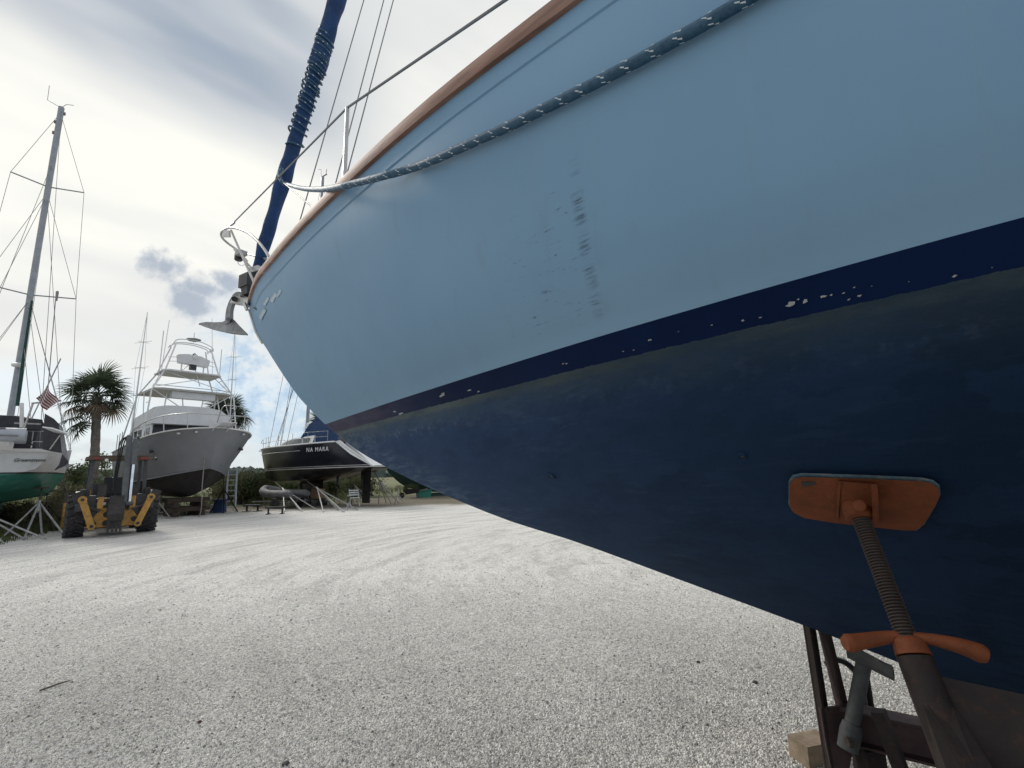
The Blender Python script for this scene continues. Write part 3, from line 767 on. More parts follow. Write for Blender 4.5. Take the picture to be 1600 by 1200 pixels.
# ------------------------------------------------------------------ near jack stand (port side of the blue sailboat)
def rust(name, col, streak=(0.10, 0.035, 0.015), amt=0.5, rough=0.7):
    m, t, b, co = principled(name); b.inputs['Specular IOR Level'].default_value = 0.25
    c = t.mix(t.smooth(t.noise(co, 14, 5, 0.6), 0.3, 0.7), tuple(x * 0.8 for x in col), tuple(x * 1.15 for x in col))
    c = t.mix(t.smooth(t.noise(co, 38, 6, 0.7), 0.50, 0.70, 0, amt), c, streak)
    t.l.new(c, b.inputs['Base Color']); b.inputs['Roughness'].default_value = rough
    bump(t, b, t.noise(co, 70, 5, 0.65), 0.35, 0.006); return m
M['orange'] = rust('worn orange paint', (0.15, 0.042, 0.015), (0.09, 0.035, 0.015), 0.65)
M['brown'] = rust('brown painted steel', (0.020, 0.015, 0.014), (0.060, 0.028, 0.016), 0.5)
M['maroon'] = rust('faded maroon steel', (0.058, 0.036, 0.036), (0.025, 0.014, 0.012), 0.5)
M['screw'] = rust('greasy steel screw', (0.045, 0.036, 0.032), (0.075, 0.034, 0.018), 0.5, 0.5)
M['dullpipe'] = rust('dull grey paint', (0.075, 0.08, 0.08), (0.05, 0.035, 0.028), 0.6)
M['padply'] = rust('plywood smeared with antifouling', (0.075, 0.13, 0.17), (0.28, 0.24, 0.19), 0.6, 0.85)

def near_stand():
    hp = lambda x, y, o_=0.0: mi @ hull_hit(x, y, o_)
    top = hp(1341, 800, 0.055); nut = at(1420, 1004, 1.19)
    d = (nut - top).normalized(); foot = top + d * ((0 - top.z) / d.z)
    o = thing('boat_stand', 'brown steel screw stand with orange pad and wing nut under the light blue hull', 'boat stand', (foot.x, foot.y, 0))
    lc = local(o); Q = lambda p: lc(p)
    ring = [(1232, 752), (1238, 742), (1252, 739), (1350, 742), (1440, 746), (1458, 750), (1468, 758), (1470, 772), (1462, 790), (1444, 820), (1432, 829), (1415, 829), (1360, 823), (1300, 816), (1255, 808), (1238, 799), (1232, 788)]
    def slab(rg, a, b_, mat_, name, parent):
        lo = [Q(hp(x, y, a)) for x, y in rg]; hi = [Q(hp(x, y, b_)) for x, y in rg]; n = len(rg)
        mb = MB(); mb.add(lo + hi, [tuple(range(n))[::-1], tuple(range(n, 2 * n))] + [(i, (i + 1) % n, n + (i + 1) % n, n + i) for i in range(n)])
        return mb.build(name, mat_, parent)
    pad = slab(ring, -0.02, 0.026, M['padply'], 'pad', o)
    cx, cy = 1350, 786
    slab([(cx + (x - cx) * 0.985, cy + (y - cy) * 0.93 + 3) for x, y in ring], 0.0262, 0.034, M['orange'], 'pad_face', pad)
    slab([(1314, 752), (1364, 756), (1368, 818), (1312, 812)], 0.034, 0.046, M['orange'], 'pad_bracket', pad)
    slab([(1361, 756), (1371, 757), (1374, 819), (1364, 818)], 0.034, 0.085, M['orange'], 'bracket_cheek', pad)
    slab([(1309, 752), (1314, 752), (1310, 812), (1305, 811)], 0.034, 0.052, M['orange'], 'bracket_cheek', pad)
    slab([(1253, 753), (1262, 752), (1274, 753), (1275, 757), (1264, 760), (1253, 759)], 0.0342, 0.0348, M['black'], 'slot', pad)
    nrm = (hp(1341, 795, 0.1) - hp(1341, 795, 0.0)).normalized()
    MB().lathe([(0.034, -0.02), (0.034, 0.045), (0.027, 0.05)], Q(top - d * 0.03), d, 16).build('swivel_socket', M['orange'], o, smooth=True)
    MB().lathe([(0.014, 0), (0.014, 0.01), (0.006, 0.012)], Q(hp(1343, 790, 0.088)), nrm, 12).build('pivot_bolt', M['orange'], o, smooth=True)
    # screw with its thread as geometry
    L = (nut - top).length; prof = []; n = 44
    for i in range(n):
        s = 0.0 + L * i / n; p_ = L / n
        prof += [(0.0165, s), (0.0215, s + p_ * 0.35), (0.0215, s + p_ * 0.6), (0.0165, s + p_ * 0.95)]
    MB().lathe(prof, Q(top), d, 18).build('screw', M['screw'], o, smooth=True, angle=60)
    # wing nut
    wl_ = [at(1320, 1006, 1.22), at(1345, 1002, 1.22), at(1385, 996, 1.21), at(1415, 994, 1.195)]
    wr_ = [at(1427, 994, 1.185), at(1465, 1001, 1.16), at(1505, 1011, 1.14), at(1541, 1024, 1.125)]
    hub = MB().lathe([(0.024, -0.010), (0.031, -0.004), (0.033, 0.016), (0.035, 0.026)], Q(nut), d, 18).build('nut', M['orange'], o, smooth=True)
    MB().tube(spline([Q(p) for p in wl_], 14), [0.021 - 0.010 * (i / 13) if i > 0 else 0.015 for i in range(14)], 12).build('wing', M['orange'], hub, smooth=True)
    MB().tube(spline([Q(p) for p in wr_], 14), [0.010 + 0.011 * (i / 13) if i < 13 else 0.016 for i in range(14)], 12).build('wing', M['orange'], hub, smooth=True)
    # post
    pb = nut + d * 0.03
    MB().tube([Q(pb), Q(foot - d * 0.02)], 0.034, 18).build('post', M['brown'], o, smooth=True)
    # wide channel leg to the right and two angle legs
    side = Vector((0.80, -0.58, 0)).normalized()
    a0 = pb + d * 0.03 + side * 0.030
    rng_ = [a0, a0 + side * 0.17 + d * 0.01, a0 + side * 0.19 + d * 0.04]
    dn = (d * 1.0 + side * 0.10).normalized(); Lg = (pb.z - 0.06) / -dn.z
    rng_ += [a0 + side * 0.19 + dn * (Lg * 0.985), a0 + dn * (Lg * 0.985)]
    nn = side.cross(d).normalized()
    MB().prism([Q(p) for p in rng_], (0, 0, 0), tuple(nn * 0.012)).build('leg_plate', M['brown'], o)
    MB().bar(Q(a0 + side * 0.193 + d * 0.05), Q(a0 + side * 0.193 + dn * (Lg * 0.98)), 0.012, 0.07, tuple(side)).build('leg_flange', M['brown'], o)
    for k, (fx, fy) in enumerate(((-0.30, -0.42), (0.02, -0.55), (0.45, 0.22))):
        e = Vector((foot.x + fx, foot.y + fy, 0.03))
        MB().bar(Q(pb + d * 0.10), Q(e), 0.05, 0.05).build('leg', M['brown'], o)
        MB().box(Q(e - Vector((0, 0, 0.02))), (0.12, 0.12, 0.02)).build('foot', M['brown'], o)
    for s in (0.30, 0.42):
        for q in (0.06, 0.13):
            MB().lathe([(0.009, 0), (0.009, 0.008), (0.004, 0.01)], Q(a0 + dn * s * 0.5 + side * q - nn * 0.001), -nn, 8).build('bolt', M['screw'], o)
near_stand()

# ------------------------------------------------------------------ stand on the starboard side, seen under the hull
def far_side_stand():
    Y0 = 2.72
    b0 = at(1306, 1196, Y0)
    o = thing('steel_cradle', 'maroon steel cradle frame with grey jack pipe beyond the keel of the light blue hull', 'boat cradle', (b0.x, b0.y, 0))
    lc = local(o); Q = lambda x, y, Y=Y0: lc(at(x, y, Y))
    def upto(a, b_, z):
        d = b_ - a; return a + d * ((z - a.z) / d.z)
    # two angle-iron uprights reaching up to the starboard bottom
    for (x0, y0, x1, y1, m_, w) in ((1297, 1200, 1262, 975, 'brown', 0.045), (1322, 1140, 1283, 975, 'maroon', 0.05)):
        a, b_ = Q(x0, y0), Q(x1, y1); b_ = upto(a, b_, 1.02); a = upto(a, b_, 0.05 if y0 == 1200 else a.z)
        MB().bar(a, b_, w, 0.012).bar(a + Vector((w / 2, 0.03, 0)), b_ + Vector((w / 2, 0.03, 0)), 0.012, 0.06).build('upright', M[m_], o)
    tp = upto(Q(1306, 1200), Q(1268, 975), 1.04)
    MB().box(tp, (0.26, 0.22, 0.05), Matrix.Rotation(0.5, 3, 'X')).build('pad', M['wood'], o)
    # gusset at the foot
    g = [Q(1278, 1104), Q(1318, 1100), Q(1330, 1165), Q(1316, 1230), Q(1300, 1222), Q(1287, 1160)]
    for p in g: p.z = max(p.z, 0.02)
    MB().prism(g, (0, -0.006, 0), (0, -0.020, 0)).build('gusset', M['maroon'], o)
    # low I beam running off to the right
    a, b_ = Q(1316, 1128, Y0), Q(1660, 1206, 2.28)
    mbb = MB(); h = 0.15
    ax = (b_ - a).normalized(); nrm = Vector((0, 0, 1))
    mbb.bar(a, b_, 0.014, h); mbb.bar(a + nrm * (h / 2), b_ + nrm * (h / 2), 0.11, 0.012); mbb.bar(a - nrm * (h / 2), b_ - nrm * (h / 2), 0.11, 0.012)
    mbb.build('beam', M['maroon'], o)
    for f in (0.12, 0.55, 0.95):
        p = a.lerp(b_, f); MB().box((p.x, p.y, (p.z - h / 2 - 0.006) / 2), (0.09, 0.12, p.z - h / 2 - 0.008)).build('beam_foot', M['brown'], o)
    # grey jack pipe with its socket and cap bracket
    p0, p1 = Q(1328, 1150, 2.62), Q(1350, 1034, 2.62)
    MB().tube([p0, p1], 0.034, 16).build('jack_pipe', M['dullpipe'], o, smooth=True)
    d = (p1 - p0).normalized()
    MB().lathe([(0.044, -0.06), (0.047, 0.02), (0.040, 0.06)], p0, d, 16).build('pipe_socket', M['dullpipe'], o, smooth=True)
    MB().tube([Q(1323, 1160, 2.565), Q(1331, 1160, 2.565)], 0.022, 8).build('socket_pin', M['screw'], o)
    br = [Q(1322, 1016, 2.66), Q(1332, 1008, 2.60), Q(1396, 1042, 2.42), Q(1396, 1052, 2.46)]
    MB().prism(br, (0, 0, 0), (0, 0, -0.035)).build('cap_bracket', M['dullpipe'], o)
    MB().prism([Q(1395, 1042, 2.42), Q(1396, 1060, 2.42), Q(1376, 1046, 2.47), Q(1374, 1034, 2.47)], (0, 0, 0), (0.012, 0.02, 0)).build('bracket_lip', M['dullpipe'], o)
    MB().tube(spline([Q(1290, 1038, 2.8), Q(1305, 1031, 2.8), Q(1322, 1036, 2.8), Q(1338, 1052, 2.78), Q(1346, 1075, 2.76), Q(1352, 1112, 2.74)], 24), 0.015, 8).build('hose', M['black'], o, smooth=True)
    MB().tube([Q(1350, 1060, 2.85), Q(1358, 1112, 2.85)], 0.028, 10).build('brace', M['brown'], o, smooth=True)
    MB().bar(Q(1372, 1110, 2.45), Q(1420, 1235, 2.40), 0.06, 0.05).build('brace', M['brown'], o)
    wb = gnd(1272, 1187)
    w = tag(MB().box((0, 0, 0), (0.20, 0.14, 0.11)).build('timber_block', M['wood']), 'short weathered timber block on the gravel against the cradle foot', 'timber block')
    w.location = (wb.x, wb.y, 0.056); w.rotation_euler = (0, 0, 0.25)
far_side_stand()

# ------------------------------------------------------------------ boat stands (galvanised tripods) under the other boats
def boat_stand(px, top, label, group=None, spread=0.55, legs=4, r=0.024, padded=True, mat_='galv', lean=None):
    """px: pixel of the foot's middle on the ground or a point; top: world point the pad meets"""
    base = gnd(*px) if isinstance(px, tuple) else px
    o = thing('boat_stand', label, 'boat stand', (base.x, base.y, 0), group=group)
    t = Vector(top) - Vector((base.x, base.y, 0)); m_ = M[mat_]
    hub = t * 0.62; hub.z = t.z * 0.68
    MB().tube([hub * 0.9, t - Vector((0, 0, 0.03))], r * 0.8, 8).build('screw', M['screw'], o, smooth=True)
    MB().tube([hub * 0.72, hub * 1.04], r * 1.5, 10).build('post', m_, o, smooth=True)
    for k in range(legs):
        a = 2 * math.pi * k / legs + 0.5; e = Vector((math.cos(a) * spread, math.sin(a) * spread, 0.01))
        MB().tube([hub, e], r, 7).build('leg', m_, o, smooth=True)
    if padded: MB().box(t - Vector((0, 0, 0.02)), (0.28, 0.28, 0.05)).build('pad', M['darkwood'], o)
    return o

# ------------------------------------------------------------------ backhoe loader
def backhoe():
    rt = Vector((0.72, 0.69, 0)).normalized(); a = gnd(113, 840); mid = a + rt * 0.92 + Vector((-rt.y, rt.x, 0)) * 0.15; fwd = (-rt.y, rt.x)
    o = thing('backhoe_loader', 'yellow and black backhoe loader with open canopy, parked with its rear facing out', 'backhoe', mid, fwd)
    Yl = mat('worn yellow paint', (0.42, 0.225, 0.045), 0.5, 0, 0.18, 6, dirt=((0.07, 0.05, 0.035), 0.75))
    Dk = mat('dark grey machine paint', (0.045, 0.047, 0.052), 0.45, 0, 0.25, 6, dirt=((0.14, 0.13, 0.12), 0.4))
    Gy = mat('boom grey', (0.085, 0.09, 0.095), 0.45, 0.1, 0.2, 5, dirt=((0.2, 0.18, 0.16), 0.3))
    Bk = mat('rusty bucket steel', (0.032, 0.030, 0.030), 0.6, 0.3, 0.3, 7, dirt=((0.14, 0.07, 0.04), 0.6))
    Chr = mat('chromed rod', (0.75, 0.76, 0.78), 0.12, 1.0)
    Tan = mat('canopy tan', (0.10, 0.068, 0.048), 0.6, 0, 0.15, 4)
    def wheel(x, y, r, w, lugs):
        t = MB().lathe([(r * 0.52, -w * .42), (r * 0.62, -w * .5), (r * 0.86, -w * .5), (r * 0.95, -w * .42), (r * 0.96, w * .42), (r * 0.86, w * .5), (r * 0.62, w * .5), (r * 0.52, w * .42)], (x, y, r), (0, 1, 0), 36).build('tyre', M['rubber'], o, smooth=True, angle=35)
        mb = MB()
        for k in range(lugs):
            for s in (-1, 1):
                an = 2 * math.pi * (k + (0.5 if s > 0 else 0)) / lugs; pts = []
                for q, yy in ((0.0, 0.0), (0.9, s * w * 0.5)):
                    an2 = an + q * 0.22; pts.append(Vector((x + math.cos(an2) * r * 0.965, y + yy, r + math.sin(an2) * r * 0.965)))
                ce = Vector((x, y, r)); mb.bar(pts[0], pts[1], 0.055, 0.075, tuple((pts[0] + pts[1]) / 2 - ce))
        mb.build('tread_lugs', M['rubber'], t)
        MB().lathe([(r * 0.53, -w * .30), (r * 0.50, -w * .2), (r * 0.2, -w * .12), (r * 0.2, w * .12), (r * 0.50, w * .2), (r * 0.53, w * .30)], (x, y, r), (0, 1, 0), 24).build('rim', Yl, o, smooth=True, angle=30)
    wheel(0, 0.92, 0.68, 0.46, 18); wheel(0, -0.92, 0.68, 0.46, 18)
    wheel(2.15, 0.86, 0.46, 0.32, 14); wheel(2.15, -0.86, 0.46, 0.32, 14)
    # chassis, floor, hood
    MB().box((0.9, 0, 0.72), (3.0, 0.75, 0.35)).build('chassis', Dk, o)
    hd = MB(); hd.prism([(0.95, 0, 0.9), (2.75, 0, 0.9), (2.75, 0, 1.25), (1.05, 0, 1.48)], (0, -0.42, 0), (0, 0.42, 0)); hd.build('hood', Yl, o)
    MB().box((0.1, 0, 0.90), (1.6, 1.5, 0.06)).build('floor', Dk, o)
    for s in (-1, 1):   # fenders
        rows = []
        for k in range(9):
            an = R_(20 + 150 * k / 8); rows.append([(0.05 + math.cos(an) * 0.78, s * 0.72, 0.68 + math.sin(an) * 0.74), (0.05 + math.cos(an) * 0.78, s * 0.98, 0.68 + math.sin(an) * 0.72), (0.05 + math.cos(an) * 0.74, s * 0.98, 0.68 + math.sin(an) * 0.68), (0.05 + math.cos(an) * 0.74, s * 0.72, 0.68 + math.sin(an) * 0.70)])
        MB().grid(rows, wrap=True).build('fender', Dk, o, smooth=True, angle=40)
        MB().box((-0.2, s * 0.62, 1.05), (1.1, 0.25, 0.42)).build('side_console', Dk, o)
    # rear body panel with its pale plate
    rp_ = MB(); rp_.prism([(-0.62, -0.72, 0.78), (-0.62, 0.72, 0.78), (-0.55, 0.60, 1.16), (-0.55, -0.60, 1.16)], (0, 0, 0), (0.10, 0, 0.02)); rp_.build('rear_panel', Dk, o)
    MB().box((-0.607, 0.36, 1.0), (0.012, 0.22, 0.09)).build('plate', M['white'], o)
    MB().box((-0.598, 0.33, 1.10), (0.012, 0.40, 0.035)).build('warning_strip', M['red'], o)
    # seat
    st = MB(); st.box((0.15, 0.05, 1.22), (0.5, 0.5, 0.14)); st.build('seat', M['black'], o)
    MB().box((0.40, 0.05, 1.50), (0.14, 0.48, 0.62), Matrix.Rotation(0.2, 3, 'Y')).build('seat_back', M['black'], o)
    MB().tube([(-0.35, 0.1, 0.95), (-0.40, 0.1, 1.45)], 0.03, 8).build('control_tower', M['black'], o)
    for yy in (0.05, 0.17, 0.28): MB().tube([(-0.40, yy, 1.35), (-0.46, yy, 1.62)], 0.012, 6).lathe([(0.02, 0), (0.026, 0.02), (0.018, 0.05)], (-0.46, yy, 1.61), (0, 0, 1), 8).build('lever', M['black'], o)
    MB().tube([(0.95, 0, 1.2), (0.82, 0, 1.62)], 0.02, 6).build('steering_column', M['black'], o)
    MB().tube([(0.80 + 0.06 * math.sin(a_), 0.2 * math.cos(a_), 1.63 + 0.19 * math.sin(a_)) for a_ in [i * math.pi / 8 for i in range(16)]], 0.015, 6, closed=True).build('steering_wheel', M['black'], o)
    MB().box((0.75, 0.0, 1.25), (0.5, 1.1, 0.75)).build('dashboard', Dk, o)
    for s in (-1, 1): MB().box((-0.30, s * 0.80, 1.30), (0.5, 0.16, 0.30)).build('armrest_console', M['black'], o)
    MB().box((-0.80, 0.0, 0.62), (0.18, 1.2, 0.40)).build('subframe', Dk, o)
    # canopy
    for x, y in ((-0.45, 0.72), (-0.45, -0.72), (0.85, 0.70), (0.85, -0.70)):
        lean = 0.14 if x < 0 else -0.05
        MB().bar((x - lean * 0.0, y, 0.95), (x + lean * 0.6, y * 0.94, 2.40), 0.10, 0.09).build('canopy_post', Dk, o)
    rf = MB(); pts = [(-0.62, 0.80), (-0.55, 0.86), (1.05, 0.82), (1.12, 0.75), (1.12, -0.75), (1.05, -0.82), (-0.55, -0.86), (-0.62, -0.80)]
    rf.prism([(x, y, 2.38) for x, y in pts], (0, 0, 0), (0, 0, 0.09)); rf.prism([(x * 0.94, y * 0.92, 2.472) for x, y in pts], (0, 0, 0), (0, 0, 0.045)); rf.build('canopy_roof', Tan, o)
    for s in (-1, 1):
        MB().box((-0.63, s * 0.60, 2.425), (0.05, 0.20, 0.07)).build('tail_lamp', M['red'], o)
        MB().lathe([(0.045, 0), (0.05, 0.03), (0.03, 0.05)], (-0.62, s * 0.36, 2.36), (-1, 0, 0), 12).build('work_lamp', M['white'], o, smooth=True)
    MB().lathe([(0.05, 0), (0.06, 0.04), (0.03, 0.06)], (-0.6, -0.90, 2.40), (0, -1, 0.2), 12).build('side_lamp', M['black'], o, smooth=True)
    # yellow rear frame with lightening holes
    fr = MB(); fr.prism([(-0.95, -0.62, 0.30), (-0.95, 0.62, 0.30), (-0.95, 0.66, 0.40), (-0.95, 0.42, 0.78), (-0.95, 0.20, 0.86), (-0.95, -0.20, 0.86), (-0.95, -0.42, 0.78), (-0.95, -0.66, 0.40)], (0, 0, 0), (0.10, 0, 0)); fr.build('rear_frame', Yl, o)
    for yy, zz, r in ((0.52, 0.42, 0.075), (0.22, 0.42, 0.09), (0.22, 0.68, 0.09), (-0.46, 0.50, 0.075)):
        MB().lathe([(r, -0.004), (r, 0.004)], (-0.955, yy, zz), (-1, 0, 0), 16).build('frame_hole', M['black'], o)
    MB().box((-0.75, 0, 0.84), (0.35, 1.25, 0.05)).build('cross_ledge', Yl, o)
    # stabiliser legs folded up
    for s in (-1, 1):
        ft = Vector((-1.06, s * 0.56, 0.36)); hd_ = Vector((-1.06, s * 0.84, 1.16))
        leg = MB(); leg.bar(ft, hd_, 0.17, 0.14, (1, 0, 0)); leg.lathe([(0.10, -0.08), (0.10, 0.08)], ft, (1, 0, 0), 14); leg.lathe([(0.11, -0.08), (0.11, 0.08)], hd_, (1, 0, 0), 14)
        l_ = leg.build('stabilizer_leg', Yl, o)
        for c_ in (ft, hd_): MB().lathe([(0.045, 0), (0.045, 0.02)], c_ + Vector((-0.085, 0, 0)), (-1, 0, 0), 12).build('pivot_pin', M['black'], l_)
        MB().bar(hd_ + Vector((0, s * 0.05, -0.1)), hd_ + Vector((0.02, s * 0.16, 0.22)), 0.24, 0.05, (1, 0, 0)).build('stabilizer_pad', Bk, o)
        MB().tube([(-0.99, s * 0.42, 0.80), (-1.0, s * 0.80, 0.98)], 0.05, 10).build('stabilizer_cylinder', Dk, o, smooth=True)
    # boom folded upright, with dipper, cylinder and bucket
    yb = -0.20
    bm_ = MB()
    for s in (-0.10, 0.10): bm_.prism([(-0.85, 0, 0.75), (-1.15, 0, 0.80), (-1.05, 0, 2.2), (-1.25, 0, 3.10), (-1.05, 0, 3.20), (-0.80, 0, 2.3)], (0, yb + s - 0.015, 0), (0, yb + s + 0.015, 0))
    bm_.box((-0.95, yb, 1.7), (0.06, 0.2, 1.7)); bm_.build('boom', Gy, o)
    dp = MB(); dp.bar((-1.15, yb + 0.10, 3.12), (-1.36, yb + 0.07, 0.95), 0.15, 0.20, (1, 0, 0)); dp.build('dipper', Gy, o)
    MB().tube([(-1.30, yb - 0.06, 3.0), (-1.38, yb - 0.06, 2.2)], 0.075, 12).build('crowd_cylinder', Gy, o, smooth=True)
    MB().tube([(-1.38, yb - 0.06, 2.2), (-1.46, yb - 0.06, 1.02)], 0.040, 12).build('cylinder_rod', Chr, o, smooth=True)
    MB().lathe([(0.07, -0.09), (0.07, 0.09)], (-1.46, yb - 0.06, 1.0), (0, 1, 0), 12).build('rod_eye', Dk, o)
    for s in (-1, 1): MB().lathe([(0.10, 0), (0.10, 0.03)], (-1.15, yb + s * 0.125, 3.05), (0, s, 0), 14).build('boom_pivot', Dk, o)
    # hydraulic hoses
    for k in range(3):
        MB().tube(spline([(-0.9, yb + 0.2, 0.9), (-0.85, yb + 0.27 + 0.03 * k, 1.6), (-0.92, yb + 0.24 + 0.04 * k, 2.4), (-1.05, yb + 0.20 + 0.05 * k, 2.95), (-1.15, yb + 0.12, 3.12)], 20), 0.018, 6).build('hose', M['black'], o, smooth=True)
    bk = MB(); rows = []
    for k in range(8):
        an = R_(200 - 190 * k / 7); rows.append([(-1.35 + 0.36 * math.cos(an), yb + w_, 0.66 + 0.40 * math.sin(an)) for w_ in (0.06, 0.44)])
    bk.grid(rows)
    for w_ in (0.06, 0.44): bk.add([(-1.35 + 0.36 * math.cos(R_(200 - 190 * k / 7)), yb + w_, 0.66 + 0.40 * math.sin(R_(200 - 190 * k / 7))) for k in range(8)], [tuple(range(8))])
    bk.prism([(-1.56, yb, 0.28), (-1.30, yb, 0.28), (-1.28, yb, 1.25), (-1.5, yb, 1.25)], (0, 0.08, 0), (0, 0.42, 0)); bk.build('backhoe_bucket', Bk, o)
    for k in range(4): MB().bar((-1.58, yb + 0.10 + 0.10 * k, 0.34), (-1.62, yb + 0.10 + 0.10 * k, 0.18), 0.06, 0.04).build('bucket_tooth', Bk, o)
    for s in (-0.16, 0.62): MB().box((-1.25, yb + s, 1.06), (0.08, 0.14, 0.34)).build('bucket_link', Yl, o)
    for s in (-0.16, 0.62): MB().box((-1.26, yb + s, 1.42), (0.10, 0.20, 0.36)).build('swing_casting', Bk, o)
    # loader arms and bucket in front
    for s in (-1, 1):
        MB().bar((0.85, s * 0.52, 1.35), (2.3, s * 0.56, 1.1), 0.10, 0.22).bar((2.3, s * 0.56, 1.15), (3.0, s * 0.56, 0.42), 0.10, 0.20).build('loader_arm', Yl, o)
    lb = MB(); lb.prism([(2.95, 0, 0.06), (3.75, 0, 0.03), (3.75, 0, 0.08), (3.15, 0, 0.18), (3.05, 0, 0.5), (3.2, 0, 0.95), (3.05, 0, 0.98), (2.9, 0, 0.5)], (0, -1.15, 0), (0, 1.15, 0)); 
    for s in (-1.16, 1.14): lb.prism([(2.95, 0, 0.06), (3.75, 0, 0.03), (3.2, 0, 0.95), (3.05, 0, 0.98), (2.9, 0, 0.5)], (0, s, 0), (0, s + 0.02, 0))
    lb.build('loader_bucket', Yl, o)
backhoe()

# ------------------------------------------------------------------ hulls of the other boats
def hull_loft(rows, n=22, ncol=None, mis=None):
    """rows from keel to sheer, each a list of (aft, half breadth, z); both sides, transom closed"""
    mb = MB()
    for side in (1, -1):
        g = []
        for r in rows:
            k = list(range(len(r))); line = []
            for j in range(n + 1):
                u = (j / n) * (len(r) - 1); line.append((-interp(k, [p[0] for p in r], u), side * max(0, interp(k, [p[1] for p in r], u)), interp(k, [p[2] for p in r], u)))
            g.append(line)
        mb.grid(g, mi=mis)
        last = [l[-1] for l in g]; mb.grid([last, [(p[0], 0, p[2]) for p in last]], mi=(mis[-1] if mis else 0))
        sh = g[-1]; mb.grid([[(p[0], p[1] * 0.998, p[2] - 0.01) for p in sh], [(p[0], 0, p[2] + 0.04) for p in sh]], mi=(max(mis) + 1 if mis else 0))
    return mb
def resample(r, n):
    k = list(range(len(r))); return [tuple(interp(k, [p[a] for p in r], i / (n - 1) * (len(r) - 1)) for a in range(3)) for i in range(n)]
def text_mesh(name, s, size, m_, parent, loc, xdir, zdir, shear=0.0, extrude=0.004, sp=1.0):
    cu = bpy.data.curves.new(name, 'FONT'); cu.body = s; cu.size = size; cu.extrude = extrude; cu.align_x = 'CENTER'; cu.align_y = 'CENTER'; cu.shear = shear; cu.space_character = sp
    tmp = bpy.data.objects.new(name + '_tmp', cu); COL.objects.link(tmp)
    bpy.context.view_layer.update(); dg = bpy.context.evaluated_depsgraph_get()
    me = bpy.data.meshes.new_from_object(tmp.evaluated_get(dg)); bpy.data.objects.remove(tmp); bpy.data.curves.remove(cu)
    me.materials.clear(); me.materials.append(m_); me.name = name
    o = link(name, me, parent); x = Vector(xdir).normalized(); z = Vector(zdir); z = (z - x * z.dot(x)).normalized(); y = x.cross(z) * -1
    mt = Matrix((x, z, x.cross(z))).transposed().to_4x4(); mt.translation = Vector(loc); o.matrix_local = mt
    return o

